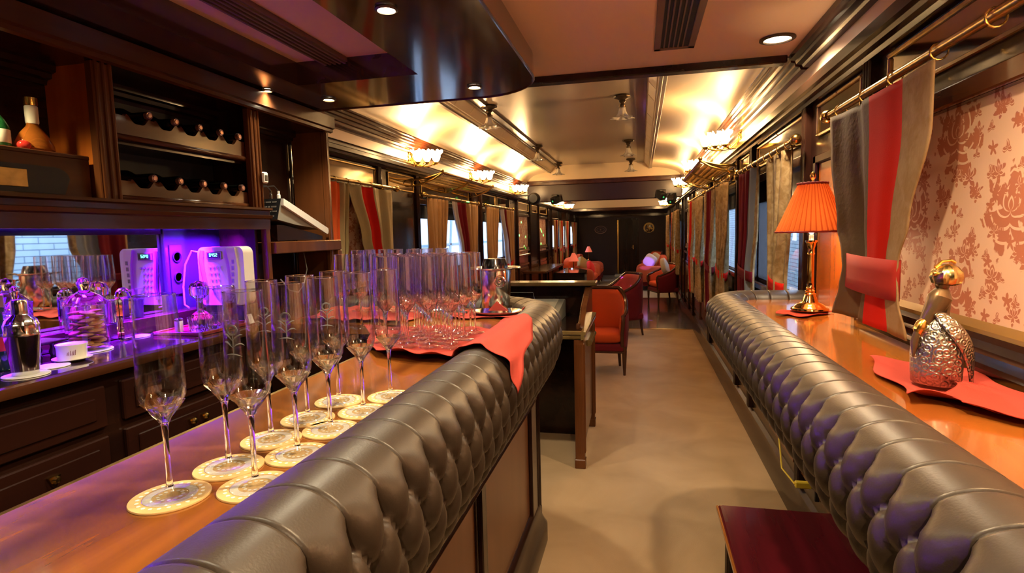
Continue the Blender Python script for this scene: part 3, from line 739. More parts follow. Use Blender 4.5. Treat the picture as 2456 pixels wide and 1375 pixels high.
for i,(y,zz) in enumerate(((4.92,2.2),(6.8,2.2),(9.0,2.2))):
    nm=('nearest','middle','third')[i]
    sconce(.60,y,zz,1,nm+' glowing brass sconce along the right wall',PW); sconce(-1.90,y,zz,-1,nm+' glowing brass sconce along the left wall',PW)
for i,y in enumerate((11.5,13.4,15.4)):
    nm=('first','second','last')[i]
    sconce(.60,y,2.18,1,nm+' sconce past the dark lintel on the right',PW*.9); sconce(-1.90,y,2.18,-1,nm+' sconce past the dark lintel on the left',PW*.9)
# ================= unlit ceiling lamps =================
FROST=M('pale_fluted_glass',(.95,.9,.8),.12,trans=.35,ior=1.4,coat=.6)
def clamp_(x,y,z,label):
    d=thing('ceiling_lamp',(x,y,z),label,'ceiling lamp')
    m=MB(); m.lathe([(.068,0),(.075,-.008),(.068,-.018),(.04,-.028),(.028,-.036)],24,(x,y,z),mod=lambda q,zz,a:q*(1+.05*math.sin(10*a))); m.build('canopy',BRONZE,parent=d)
    MB().lathe([(.026,-.03),(.03,-.05),(.018,-.062),(.02,-.078),(.034,-.085),(.03,-.10)],16,(x,y,z)).build('neck',BRONZE,parent=d)
    m=MB(); pr=[(.026,-.095),(.03,-.12),(.038,-.15),(.052,-.175),(.076,-.186),(.090,-.190)]
    m.lathe(pr,48,(x,y,z),mod=lambda q,zz,a:q*(1+.26*max(0,(-zz-.13)/.07)*math.sin(7*a))); m.build('glass_shade',FROST,parent=d,solid=.003,angle=1.5)
    return d
for i,y in enumerate((5.05,7.5,9.45)):
    clamp_(-.15,y,2.652,('nearest','second','third')[i]+' unlit tulip ceiling lamp in the right-hand row'); clamp_(-1.33,y,2.652,('nearest','second','third')[i]+' unlit tulip ceiling lamp in the left-hand row')
for i,y in enumerate((11.6,14.2)):
    clamp_(-.15,y,2.652,('first','second')[i]+' tulip ceiling lamp past the lintel on the right'); clamp_(-1.33,y,2.652,('first','second')[i]+' tulip ceiling lamp past the lintel on the left')

d=thing('wall_sconce',(.70,1.0,1.90),'glass lamp at the right edge of the picture beside the thick curtain rod','wall lamp')
MB().lathe([(.03,0),(.03,-.006),(.01,-.012)],16,(XR,1.0,1.97),axis='X').build('backplate',GOLD,parent=d)
MB().tube([(XR,1.0,1.97),(.74,1.0,1.97),(.70,1.0,1.94),(.665,1.0,1.92)],.006,8).build('arm',GOLD,parent=d)
tulip('shade',SHADE,d,(.665,1.0,1.92),.045,.09,0,8,up=-1)
lamp('sconce_glow','POINT',(.64,1.0,1.80),5,(1,.66,.34),.05)
# ================= back bar on the left =================
XF=-1.80; XBK=-2.03
bb = thing('back_bar_cabinet',(-1.93,1.6,0),'tall dark mahogany back bar cabinet with wine racks, mirror and open equipment bay','cabinet')
m=MB()
m.box(XL+.001,XF+.02,-.8,3.07,2.12,2.21); m.box(XL+.001,XF,-.8,3.07,2.21,CZ-.1)
m.build('header',WD,parent=bb)
m=MB(); m.prism([(XF+.02,2.115),(XF+.035,2.12),(XF+.035,2.135),(XF+.05,2.14),(XF+.05,2.205),(XF+.02,2.21)],'Y',-.8,3.08); m.build('header_moulding',WM,parent=bb)
m=MB(); m.box(XL+.001,XL+.02,-.8,3.04,1.14,2.13); m.build('back_board',WD,parent=bb)
def post(y0,y1,nm='post',z0=1.645,z1=2.12):
    m=MB(); m.box(XF-.03,XF,y0,y1,z0,z1,.003); n=3
    for k in range(n): y=y0+(y1-y0)*(k+.5)/n; m.tube([(XF+.0,y,z0),(XF+.0,y,z1)],.007,8)
    m.build(nm,WMZ,parent=bb)
post(1.60,1.68); post(2.38,2.46); 
m=MB(); m.box(XL+.02,XF-.03,1.63,1.65,1.65,2.12); m.build('divider',WPANEL,parent=bb)
m=MB(); m.box(XL+.02,XF-.03,2.41,2.43,1.15,2.12); m.build('divider',WDZ,parent=bb)
m=MB(); m.box(XF-.03,XF+.005,2.455,2.485,1.14,1.65,.003); m.build('post',WMZ,parent=bb)
# moulded rail above the mirror
m=MB(); m.prism([(XL+.02,1.565),(XF-.02,1.565),(XF-.018,1.552),(XF+.01,1.552),(XF+.012,1.60),(XF+.025,1.605),(XF+.028,1.618),(XF+.01,1.622),(XF+.012,1.64),(XF+.03,1.645),(XF+.03,1.655),(XL+.02,1.655)],'Y',-.8,2.48)
m.build('moulded_rail',WM,parent=bb)
# end panel and equipment bay
m=MB(); m.box(XL+.045,XF-.01,3.04,3.07,0.0,2.12); m.build('end_panel',WMZ,parent=bb)
m=MB(); m.box(XF-.02,XF+.008,3.03,3.075,1.30,2.12,.004); m.tube([(XF+.008,3.04,1.3),(XF+.008,3.04,2.12)],.008,8); m.build('post',WMZ,parent=bb)
m=MB(); m.box(XL+.02,XF+.03,2.49,3.12,1.43,1.49,.004); m.build('shelf',WMZ,parent=bb)
m=MB(); m.box(XF+.0,XF+.03,3.08,3.12,1.14,1.43,.003); m.build('post',WMZ,parent=bb)
# scalloped wine rack boards
def scallop(z0,z1,seed):
    pts=[(1.685,z0)]; 
    y=1.685; pts.append((1.685,z1-.012))
    cs=[1.80,1.925,2.05,2.17,2.285]
    yy=1.70
    while yy<2.375:
        c=min(cs,key=lambda q:abs(q-yy)); dd=abs(yy-c)
        h = -.030*math.exp(-(dd/.024)**2) + .008*math.cos(dd*120)*(1 if dd<.055 else 0)
        pts.append((yy,z1-.012+h)); yy+=.006
    pts += [(2.378,z1-.012),(2.378,z0)]
    m=MB(); m.prism(pts,'X',XF-.045,XF-.028)
    m.box(XF-.028,XF-.018,1.685,2.378,z0,z0+.02,.004)
    m.build('rack_board',WM,parent=bb,angle=.9)
scallop(1.875,1.975,1); scallop(1.655,1.74,2)
MB().box(XL+.021,XL+.03,1.66,2.40,1.66,2.12).build('bay_shade_sheet',BLACK,parent=bb)  # added black sheet, its colour stands for the shade behind the bottles
m=MB(); m.box(XL+.02,XF-.05,1.66,2.38,1.862,1.875); m.build('shelf',WD,parent=bb)
# bottle ledge with arched drawer front, on the left
m=MB(); m.box(XL+.02,XF-.04,.9,1.60,1.785,1.80,.003); m.build('shelf',WM,parent=bb)
m=MB(); m.box(XF-.06,XF-.04,.9,1.595,1.655,1.785)
m.build('arched_front',WM,parent=bb)
m=MB(); m.prism([(.95,1.665),(1.50,1.665)]+[(1.47+.05*math.cos(a),1.715+.035*math.sin(a)) for a in (0,.4,.8,1.2,1.57)]+[(.95,1.75)],'X',XF-.041,XF-.036); m.build('recess',BLACK,parent=bb)
m=MB(); m.box(XF-.036,XF-.033,1.22,1.385,1.68,1.735,.002); m.build('brass_plate',BRASSD,parent=bb)
# bar mirror, light strip, socket pilaster
MB().box(XBK-.01,XBK,-.8,2.05,1.20,1.535).build('bar_mirror',MIRROR,parent=bb,smooth=False)
MB().box(XBK-.02,XBK+.012,-.8,2.05,1.535,1.565).build('mirror_frame',WD,parent=bb)
m=MB(); m.box(XBK-.02,XBK+.02,2.055,2.17,1.14,1.565,.003); m.build('pilaster',M('black_lacquer',(.008,.008,.012),.3,coat=.5),parent=bb)
m=MB(); m.box(XBK-.02,XBK+.0,2.17,2.41,1.14,1.565); m.build('side_board',bpy.data.materials['black_lacquer'],parent=bb)
LED=M('blue_led_strip',(.2,.05,1),.5,emit=(.10,.02,1,3))
MB().box(XF-.06,XF-.045,.3,2.38,1.557,1.564).build('led_strip',LED,parent=bb)
lamp('led_light','AREA',(XF-.075,1.3,1.556),210,(.15,.003,1),(.03,2.15),rot=(0,math.radians(34),0),spread=1.6)
lamp('led_light','AREA',(XF-.10,1.75,1.556),60,(.15,.003,1),(.03,1.1),rot=(0,math.radians(12),0),spread=1.4)
# counter of the back bar with drawers
bc = thing('back_counter',(-1.84,1.2,0),'dark back counter with drawers behind the bar, lit violet from above','counter')
XC=-1.62
m=MB(); m.box(XL+.045,XC,-.8,3.03,1.10,1.135,.004); m.build('worktop',M('dark_polished_top',(.030,.014,.014),.15,coat=1),parent=bc)
m=MB(); m.box(XL+.045,-1.95,-.8,2.40,1.136,1.20,.003); m.build('raised_ledge',WD,parent=bc)
m=MB(); m.prism([(XC,1.10),(XC+.012,1.102),(XC+.016,1.115),(XC+.012,1.13),(XC,1.134)],'Y',-.8,2.1); m.build('edge_moulding',WM,parent=bc)
m=MB(); m.box(XL+.045,XC-.03,-.8,3.03,.0,1.10); m.build('carcass',WD,parent=bc)
WDR=wood('drawer_mahogany',(.02,.006,.004),(.03,.009,.005),.3,.4)
k=0
for y0,y1 in ((.45,.93),(1.02,1.40),(1.46,2.04),(2.10,2.6)):
    for z0,z1 in ((.93,1.06),(.76,.90),(.56,.73),(.36,.53)):
        m=MB(); m.box(XC-.03,XC-.012,y0,y1,z0,z1,.004); m.box(XC-.012,XC-.005,y0+.04,y1-.04,z0+.03,z1-.03,.003)
        f=m.build('drawer',WDR,parent=bc)
        if z0 in (.76,.56):
            for yy in ((y0+y1)/2-.03,(y0+y1)/2+.03) if y0==1.46 else ((y0+y1)/2,):
                h=MB(); h.prism([(yy-.018,(z0+z1)/2+.02),(yy+.018,(z0+z1)/2+.02),(yy+.004,(z0+z1)/2-.012),(yy-.004,(z0+z1)/2-.012)],'X',XC-.005,XC+.004); h.lathe([(.004,0),(.012,.012),(.008,.02),(0,.022)],10,(XC-.003,yy,(z0+z1)/2+.01),axis='X')
                h.build('brass_pull',BRASS,parent=f)
    k+=1
# wine bottles lying in the racks
WG=M('dark_bottle_glass',(.004,.005,.004),.25,spec=.3); CAP=M('maroon_foil',(.30,.16,.13),.25,.7)
wb=thing('wine_bottle',(XF-.02,1.80,2.0),'x','bottle','wine bottles lying in the scalloped racks')
pr=[(0,-.235),(.035,-.235),(.037,-.23),(.037,-.13),(.034,-.115),(.018,-.085),(.015,-.07),(.0145,-.02)]
MB().lathe(pr,20,(0,0,0),axis='X').build('glass',WG,parent=wb,world=False)
MB().lathe([(.0150,-.012),(.0152,-.001),(.013,.003),(.009,.002),(.008,.004),(0,.004)],18,(0,0,0),axis='X').build('foil_cap',CAP,parent=wb,world=False)
ordn=['first','second','third','fourth','fifth']
first=True
for zi,z in enumerate((1.965,1.735)):
    for i,y in enumerate((1.80,1.925,2.05,2.17,2.285)):
        lb='wine bottle lying neck outward, %s from the left in the %s scalloped rack'%(ordn[i],('upper','lower')[zi])
        if first: wb.location=(XF+.02,y,z+.006); wb['label']=lb; first=False
        else: copytree(wb,(XF+.02,y,z+.006),label=lb)
# bottles on the upper ledge
AMB=M('amber_spirit',(.75,.22,.03),.04,trans=.7,ior=1.36); GRN=M('green_bottle_glass',(.05,.35,.08),.05,trans=.8,ior=1.45); LBL=M('cream_label',(.75,.68,.5),.6); REDL=M('red_seal',(.6,.03,.02),.4)
d=thing('cognac_bottle',(-1.93,1.49,1.80),'flat flared cognac bottle with amber spirit and cream neck label on the upper ledge','bottle')
m=MB(); m.lathe([(0,0),(.050,.002),(.062,.012),(.060,.028),(.042,.062),(.022,.085),(.016,.10),(.015,.155),(.017,.16),(.016,.165),(0,.165)],28,mod=lambda q,z,a:q*(1-.25*abs(math.cos(a))),c=(0,0,0)); m.build('bottle_body',AMB,parent=d,world=False)
MB().lathe([(.0165,.095),(.018,.10),(.018,.15),(.0165,.152)],20,(0,0,0)).build('neck_label',LBL,parent=d,world=False)
MB().lathe([(.0175,.153),(.0185,.158),(.0185,.178),(.015,.18),(0,.18)],20,(0,0,0)).build('cap',GOLD,parent=d,world=False)
d=thing('liqueur_bottle',(-1.94,1.385,1.80),'green glass bottle at the left edge of the upper ledge','bottle')
MB().lathe([(0,0),(.032,0),(.034,.006),(.034,.07),(.026,.09),(.013,.11),(.012,.15),(0,.15)],24,(0,0,0)).build('bottle_body',GRN,parent=d,world=False)
MB().lathe([(.0125,.12),(.0145,.121),(.0145,.16),(0,.161)],18,(0,0,0)).build('cap',REDL,parent=d,world=False)
MB().lathe([(.0345,.02),(.0348,.021),(.0348,.06),(.0345,.061)],24,(0,0,0)).build('label_band',LBL,parent=d,world=False)
d=thing('glass_ball_stopper',(-1.90,1.435,1.80),'small red glass stopper lying before the cognac bottle','stopper')
MB().sph((-1.90,1.435,1.817),.017,18,12,(1,1.2,1)).build('ball',M('red_glass',(.8,.05,.03),.05,trans=.6),parent=d)
MB().lathe([(.006,.0),(.006,.016)],10,(-1.90,1.462,1.813),axis='Y').build('peg',GLASS,parent=d)
# white timer on the post, mixer in the bay
d=thing('thermostat',(XF+.005,2.455,1.80),'small white square controller with dark screen fixed to the bay post','controller')
MB().box(XF+.008,XF+.022,2.435,2.475,1.775,1.83,.006).build('case',WHITE,parent=d)
MB().box(XF+.022,XF+.024,2.446,2.466,1.788,1.815,.001).build('screen',BLKP,parent=d)
mx=thing('audio_mixer',(-1.80,2.76,1.49),'tilted audio mixing desk with cables standing in the open bay','mixer')
A0=(2.595,1.71); A1=(3.005,1.56)   # top edge in (y,z)
def P2d(t,h):
    dy,dz=A1[0]-A0[0],A1[1]-A0[1]; l=math.hypot(dy,dz); ny,nz=-dz/l,dy/l; return (A0[0]+dy*t+ny*h, A0[1]+dz*t+nz*h)
m=MB(); m.prism([P2d(0,0),P2d(.92,0),P2d(.92,-.02),P2d(.35,-.085),P2d(0,-.115)],'X',-2.02,-1.80); m.build('case',GREYP,parent=mx,angle=.4)
m=MB(); m.prism([P2d(0,.0),P2d(1.0,.0),P2d(1.02,-.012),P2d(1.02,-.03),P2d(1.0,-.036),P2d(.02,-.034)],'X',-1.80,-1.785); m.build('end_cheek',WHITE,parent=mx,angle=.5); m=MB(); m.prism([P2d(0,.0),P2d(1.0,.0),P2d(1.02,-.012),P2d(1.02,-.03),P2d(1.0,-.036),P2d(.02,-.034)],'X',-2.035,-2.02)
m.build('end_cheek',WHITE,parent=mx,angle=.5)
for q in range(9):
    a=P2d(.22+.05*q,.004); MB().lathe([(.008,0),(.008,.012),(.006,.016),(0,.016)],10,(-1.82,a[0],a[1])).build('knob',WHITE,parent=mx)
a=P2d(0,0); b=P2d(0,-.115)
m=MB(); m.prism([P2d(-.005,0),P2d(0,0),P2d(0,-.115),P2d(-.005,-.115)],'X',-2.02,-1.80); m.build('rear_panel',BLKP,parent=mx)
m=MB()
rnd=random.Random(4)
for r_ in range(4):
    x=-2.01
    while x<-1.83:
        l=rnd.uniform(.008,.03); p=P2d(-.0065,-.018-.026*r_); m.box(x,x+l,p[0]-.001,p[0]+.001,p[1]-.004,p[1]+.003); x+=l+.008
m.build('panel_lettering',M('grey_print',(.35,.35,.33),.6),parent=mx)
for i,xx in enumerate((-1.97,-1.87,-1.83)):
    p=P2d(.02+.02*i,0); 
    MB().lathe([(.009,0),(.009,.03),(.006,.034),(.006,.05),(0,.05)],10,(xx,p[0],p[1])).build('jack_plug',WHITE if i!=1 else SILVER,parent=mx)
    pts=[(xx,p[0],p[1]+.05),(xx-.01,p[0]-.02,p[1]+.075),(xx-.05,p[0]-.05,p[1]+.07),(xx-.08,p[0]-.08,p[1]+.02)]
    MB().tube(pts,.003,6).build('cable',BLKP,parent=mx)
m=MB(); m.prism([(2.56,1.495),(2.98,1.495),(2.98,1.515),(2.90,1.53),(2.62,1.575),(2.56,1.575)],'X',-2.0,-1.81); m.build('stand',WD,parent=mx)
d=thing('loose_cable',(-1.8,2.6,1.49),'thin dark cable looping in the lower part of the equipment bay','cable')
m=MB(); m.tube([(-1.78,2.52,1.30),(-1.76,2.56,1.24),(-1.77,2.65,1.22),(-1.80,2.75,1.25),(-1.84,2.85,1.33),(-1.9,2.92,1.42)],.003,6); m.build('wire',GREYP,parent=d)
# telephone / card terminal facing the camera
ph=thing('desk_telephone',(-1.82,2.19,1.135),'white push-button telephone on a dark base, glowing pink in the violet light','telephone')
m=MB(); m.box(-1.93,-1.71,2.17,2.25,1.135,1.215,.006); m.build('base',BLKP,parent=ph)
def rr(x0,x1,z0,z1,r,n=5):
    o=[]
    for cx_,cz_,a0 in ((x1-r,z0+r,-PI/2),(x1-r,z1-r,0),(x0+r,z1-r,PI/2),(x0+r,z0+r,PI)):
        for i in range(n+1): a=a0+PI/2*i/n; o.append((cx_+r*math.cos(a),cz_+r*math.sin(a)))
    return o
MB().prism(rr(-1.935,-1.70,1.215,1.475,.03),'Y',2.155,2.22).build('housing',WHITE,parent=ph,angle=.5)
m=MB(); m.prism([(-1.775,1.22),(-1.76,1.30),(-1.765,1.40),(-1.78,1.47),(-1.735,1.47),(-1.725,1.38),(-1.728,1.28),(-1.74,1.22)],'Y',2.145,2.157); m.build('side_panel',CERAM,parent=ph,angle=.5)
m=MB(); m.box(-1.885,-1.805,2.148,2.156,1.42,1.455,.002); m.build('display_bezel',GREYP,parent=ph)
MB().box(-1.877,-1.813,2.1465,2.149,1.426,1.449).build('display',BLKP,parent=ph)
m=MB()
SEG={'0':'abcdef','1':'bc','2':'abged','4':'fgbc','5':'afgcd'}
for i,ch in enumerate('0452'):
    x=-1.866+.011*i; zt=1.446; s=.006; zz={'a':0,'g':-.006,'d':-.012}
    for q in SEG[ch]:
        if q in zz: m.box(x,x+s,2.1458,2.1463,zt-.0005+zz[q]-.001,zt+zz[q]+.0002)
        else: 
            xx=x if q in 'fe' else x+s; z=zt-.0 if q in 'fb' else zt-.006; m.box(xx-.0005,xx+.0005,2.1458,2.1463,z-.006,z)
m.build('digits',M('teal_digits',(0,.5,.4),.5,emit=(.1,1,.8,6)),parent=ph)
for r_ in range(5):
    for c_ in range(4 if r_==0 else 3):
        MB().lathe([(.0055,0),(.0055,-.003),(.004,-.004),(0,-.004)],10,(-1.872+.019*c_+.003*r_,2.154,1.385-.028*r_),axis='Y').build('key',M('grey_key',(.5,.5,.55),.4) if 'grey_key' not in bpy.data.materials else bpy.data.materials['grey_key'],parent=ph)
m=MB(); pts=[(-1.93+.004*math.sin(i*1.9),2.16,1.38-.0) for i in range(2)]
m.tube([(-1.905,2.15,1.46),(-1.91,2.145,1.42),(-1.905,2.145,1.37),(-1.895,2.147,1.30),(-1.90,2.15,1.24)],.009,8); m.build('handset_rim',GREYP,parent=ph)
MB().tube([(-1.93,2.17,1.45),(-1.96,2.15,1.46),(-1.99,2.14,1.40),(-2.0,2.13,1.30),(-1.99,2.12,1.22),(-1.95,2.10,1.21)],.004,6).build('cord',GREYP,parent=ph)
m=MB(); 
for i in range(6): m.box(-1.762+.002*i,-1.750+.002*i,2.1435,2.145,1.26+.028*i,1.278+.028*i)
m.build('side_lettering',GREYP,parent=ph)
# socket plate
d=thing('socket_plate',(XBK+.02,2.11,1.27),'black double round socket plate on the pilaster between mirror and telephone','socket')
MB().box(XBK+.0205,XBK+.026,2.075,2.145,1.27,1.49,.003).build('plate',BLKP,parent=d)
for z in (1.435,1.345):
    m=MB(); m.lathe([(.022,.004),(.024,.009),(.020,.010),(.018,.004),(0,.004)],22,(XBK+.022,2.11,z),axis='X'); m.build('socket',M('black_gloss',(.01,.01,.012),.1) if 'black_gloss' not in bpy.data.materials else bpy.data.materials['black_gloss'],parent=d)
# ---- things on the back counter ----
T=1.1355
def coaster(x,y,z,label,mat=PAPER,r=.052,grp=None,lace=True):
    d=thing('coaster',(x,y,z),label,'coaster',grp)
    MB().lathe([(0,0),(r-.0005,0),(r,.0006),(r,.0022),(r-.0005,.003),(0,.003)],40,(0,0,0)).build('disc',mat,parent=d,world=False)
    if lace:
        m=MB(); m.lathe([(r*.45,.0031),(r*.45,.0036),(r*.66,.0036),(r*.66,.0031)],36); 
        for k in range(22): a=2*PI*k/22; m.lathe([(0,.0036),(r*.055,.0036),(r*.055,.0031)],8,(r*.78*math.cos(a),r*.78*math.sin(a),0))
        for k in range(12): a=2*PI*k/12+.1; m.lathe([(0,.0036),(r*.05,.0036),(r*.05,.0031)],8,(r*.3*math.cos(a),r*.3*math.sin(a),0))
        o=m.build('lace_print',LACE,parent=d,world=False)
    return d
sh=thing('cocktail_shaker',(-1.70,1.225,T+.003),'ribbed steel cocktail shaker at the left edge of the back counter','shaker')
sprof=[(0,.0),(.030,0),(.031,.004),(.041,.11),(.0415,.118),(.040,.122),(.040,.14),(.035,.156),(.022,.168),(.020,.172),(.020,.205),(.018,.212),(.008,.214),(0,.214)]
MB().lathe(sprof[:7],40,(0,0,0),mod=lambda q,z,a:q*(1+.012*math.sin(12*a))).build('tumbler',SILVER,parent=sh,world=False)
MB().lathe([(.039,.122)]+sprof[6:10],40,(0,0,0),mod=lambda q,z,a:q*(1+.04*math.sin(10*a))).build('strainer_top',SILVER,parent=sh,world=False)
MB().lathe([(.0195,.170)]+sprof[10:],30,(0,0,0)).build('cap',SILVER,parent=sh,world=False)
coaster(-1.70,1.225,T,'pale coaster under the cocktail shaker',LACE,.055,lace=False)
coaster(-1.735,1.325,T,'violet-lit white coaster between shaker and white dish',LACE,.045,lace=False)
sd=thing('saucer',(-1.755,1.405,T),'white saucer under the small cup-shaped dish','saucer')
MB().lathe([(0,.0),(.03,0),(.046,.006),(.053,.009),(.053,.011),(.045,.009),(.028,.004),(0,.004)],36,(0,0,0)).build('plate',CERAM,parent=sd,world=False)
rk=thing('ramekin',(-1.755,1.405,T+.0045),'small round white lidded dish with a dark printed mark','dish')
MB().lathe([(0,0),(.036,0),(.039,.004),(.040,.040),(.042,.046),(.042,.050),(.039,.050),(.037,.046),(0,.046)],36,(0,0,0)).build('bowl',CERAM,parent=rk,world=False)
m=MB()
for k in range(6):
    a=-1.0+.10*k; c=(.0405*math.cos(a),.0405*math.sin(a)); m.tube([(c[0],c[1],.018),(c[0]*1.005,c[1]*1.005+.002,.026+.003*(k%3)),(c[0],c[1]+.003,.034)],.0009,5)
m.build('printed_mark',M('brown_print',(.2,.06,.03),.6),parent=rk,world=False)
# cookie jar
BISC=M('golden_biscuit',(.55,.27,.08),.8,bump=(90,.4),var=(20,(.42,.18,.05),.4,.65))
def jar(x,y,z,label,r=.062,h=.155):
    d=thing('glass_jar',(x,y,z),label,'jar'); 
    MB().lathe([(0,0),(r*.9,0),(r,.004),(r,h-.01),(r*.97,h),(r*.94,h),(r*.96,h-.012),(r*.96,.006),(0,.006)],36,(0,0,0)).build('jar_body',THIN,parent=d,world=False)
    m=MB(); m.lathe([(r*.96,h+.001),(r*1.06,h+.004),(r*1.02,h+.012),(r*.75,h+.03),(r*.35,h+.045),(r*.22,h+.052)],36); m.lathe([(0,h+.05),(r*.22,h+.05),(r*.30,h+.065),(r*.34,h+.075),(r*.26,h+.09),(0,h+.095)],24)
    m.build('faceted_lid',GLASS,parent=d,world=False,angle=.25); return d
jar(-1.86,1.55,T+.003,'glass jar of golden biscuits on the back counter')
coaster(-1.86,1.55,T,'coaster under the biscuit jar',LACE,.07,lace=False)
rnd=random.Random(11); bis=None; n=0
for lay in range(10):
    for k in range(3):
        a=lay*1.1+k*2.094; rad=.030; x=-1.86+rad*math.cos(a); y=1.55+rad*math.sin(a); z=T+.0145+lay*.0125
        rot=(rnd.uniform(-.22,.22),rnd.uniform(-.22,.22),rnd.uniform(0,6))
        if bis is None:
            bis=MB().sph((0,0,0),.024,16,8,(1,1,.24)).build('biscuit',BISC); tag(bis,'round golden biscuit piled inside the glass jar','biscuit','biscuits in the glass jar'); o=bis
        else: o=bis.copy(); COL.objects.link(o)
        o.location=(x,y,z); o.rotation_euler=rot
jar(-1.985,1.42,1.2025,'glass jar of blue-lit sweets standing on the ledge before the mirror',.04,.075)
MINT=M('pale_sweet',(.45,.55,.75),.5)
sw=None
for lay in range(4):
    for k in range(4):
        a=lay*.9+k*1.57; x=-1.985+.02*math.cos(a); y=1.42+.02*math.sin(a); z=1.2025+.016+lay*.014
        if sw is None:
            sw=MB().sph((0,0,0),.015,14,8,(1,1,.45)).build('wrapped_sweet',MINT); tag(sw,'round sweet inside the blue-lit jar on the ledge','sweet','sweets in the ledge jar'); o=sw
        else: o=sw.copy(); COL.objects.link(o)
        o.location=(x,y,z); o.rotation_euler=(rnd.uniform(-.3,.3),rnd.uniform(-.3,.3),0)
d=thing('liquor_bottle',(-1.85,1.27,T),'dark bottle with red shield label and cork stopper behind the shaker','bottle')
MB().lathe([(0,0),(.033,0),(.036,.006),(.037,.11),(.028,.135),(.014,.15),(.013,.17),(.018,.173),(.018,.185),(0,.185)],28,(0,0,0)).build('bottle_body',M('green_black_glass',(.01,.04,.04),.06,coat=.5),parent=d,world=False)
MB().lathe([(.012,.185),(.019,.187),(.019,.222),(.016,.225),(0,.225)],22,(0,0,0)).build('stopper',M('cork_brown',(.2,.11,.06),.6),parent=d,world=False)
MB().lathe([(.0372,.06),(.0376,.062),(.0376,.10),(.0372,.102)],16,(0,0,0),-1.2,-.1).build('shield_label',REDL,parent=d,world=False)
d=thing('liquor_bottle',(-1.955,1.255,1.2025),'square-shouldered clear bottle with a pink-lit label at the left edge of the mirror','bottle')
m=MB(); m.box(-.03,.03,-.025,.025,0,.17,.008); m.lathe([(.015,.168),(.012,.18),(.012,.21)],16); m.build('bottle_body',GLASS,parent=d,world=False)
MB().box(.0305,.0315,-.02,.02,.03,.14).build('label',WHITE,parent=d,world=False)
# shelf stand beside the jars
d=thing('cake_stand',(-1.90,1.36,T),'low dark wooden stand beside the biscuit jar','stand')
MB().box(-1.945,-1.83,1.33,1.46,T+.052,T+.060,.002).build('top',WD,parent=d)
for x in (-1.91,-1.85):
    MB().lathe([(.010,0),(.007,.01),(.011,.025),(.006,.04),(.009,.052)],12,(x,1.42,T)).build('leg',WD,parent=d)
# steel tumblers near mirror
def cup(x,y,z,r,h,label,mat=SILVER,nm='steel_tumbler',cat='tumbler'):
    d=thing(nm,(x,y,z),label,cat)
    MB().lathe([(0,0),(r*.82,0),(r*.84,.004),(r,h-.003),(r*1.02,h),(r*.97,h),(r*.8,.006),(0,.006)],30,(0,0,0)).build('body',mat,parent=d,world=False)
    MB().lathe([(r*1.0,h-.006),(r*1.04,h-.003),(r*1.04,h+.001),(r*.98,h+.001)],30,(0,0,0)).build('rim',mat,parent=d,world=False); return d
cup(-1.96,1.74,1.2025,.028,.085,'steel tumbler on the mirror ledge behind the biscuit jar'); cup(-1.93,1.555,1.2025,.022,.10,'narrow steel jigger cup reflected in the mirror',nm='jigger')
d=thing('glass_tongs',(-1.90,1.73,T),'curved glass handle leaning beside the steel tumbler','handle')
MB().tube([(-1.895,1.73+.028*math.cos(PI*i/12),1.30+.03*math.sin(PI*i/12)) for i in range(13)],.007,8).build('loop',GLASS,parent=d)
MB().box(-1.91,-1.88,1.70,1.76,T,1.302,.008).build('block',GLASS,parent=d)
cup(-1.99,1.88,1.2025,.02,.07,'dark steel measure on the ledge near the pilaster',BLKP,'bar_measure','measure')
# red lacquer tray with crystal
tr=thing('serving_tray',(-1.76,2.0,T),'red lacquered tray holding cut crystal by the telephone','tray')
MB().box(-1.88,-1.66,1.84,2.14,T,T+.006,.002).build('tray_base',M('red_lacquer',(.30,.02,.03),.2,coat=.6),parent=tr)
m=MB()
for a,b,c,e in ((-1.885,-1.655,1.835,1.843),(-1.885,-1.655,2.137,2.145),(-1.885,-1.877,1.835,2.145),(-1.663,-1.655,1.835,2.145)): m.box(a,b,c,e,T,T+.014,.002)
m.build('tray_rim',M('red_lacquer_rim',(.22,.02,.02),.25,coat=.6),parent=tr)
def crystal(x,y,z,label,prof,nm='crystal_tumbler',cat='glass',facets=14,stop=None):
    d=thing(nm,(x,y,z),label,cat)
    MB().lathe(prof,42,(0,0,0),mod=lambda q,zz,a:q*(1+.05*math.cos(facets*a)*math.sin(zz*220))).build('cut_bowl',GLASS,parent=d,world=False,angle=.3)
    if stop: MB().lathe(stop,24,(0,0,0),mod=lambda q,zz,a:q*(1+.08*math.cos(8*a))).build('stopper',GLASS,parent=d,world=False,angle=.3)
    return d
TZ=T+.0062
crystal(-1.775,1.97,TZ,'round cut-crystal decanter with a disc stopper on the red tray',[(0,0),(.028,0),(.042,.02),(.044,.04),(.030,.062),(.014,.074),(.012,.115),(.016,.12),(.012,.12),(.009,.08),(0,.07)],'crystal_decanter','decanter',16,[(.0,.10),(.010,.11),(.012,.122),(.032,.14),(.036,.165),(.026,.19),(0,.20)])
crystal(-1.73,1.90,TZ,'low cut-crystal tumbler at the front of the red tray',[(0,0),(.026,0),(.031,.012),(.036,.06),(.034,.06),(.028,.015),(0,.012)])
crystal(-1.72,1.985,TZ,'faceted crystal tumbler beside the decanter',[(0,0),(.026,0),(.031,.012),(.036,.06),(.034,.06),(.028,.015),(0,.012)],facets=10)
crystal(-1.80,2.07,TZ,'cut-crystal tumbler in front of the telephone',[(0,0),(.026,0),(.031,.012),(.036,.055),(.034,.055),(.028,.015),(0,.012)],facets=12)
RW=M('ruby_liquid',(.55,.02,.03),.05,trans=.6)
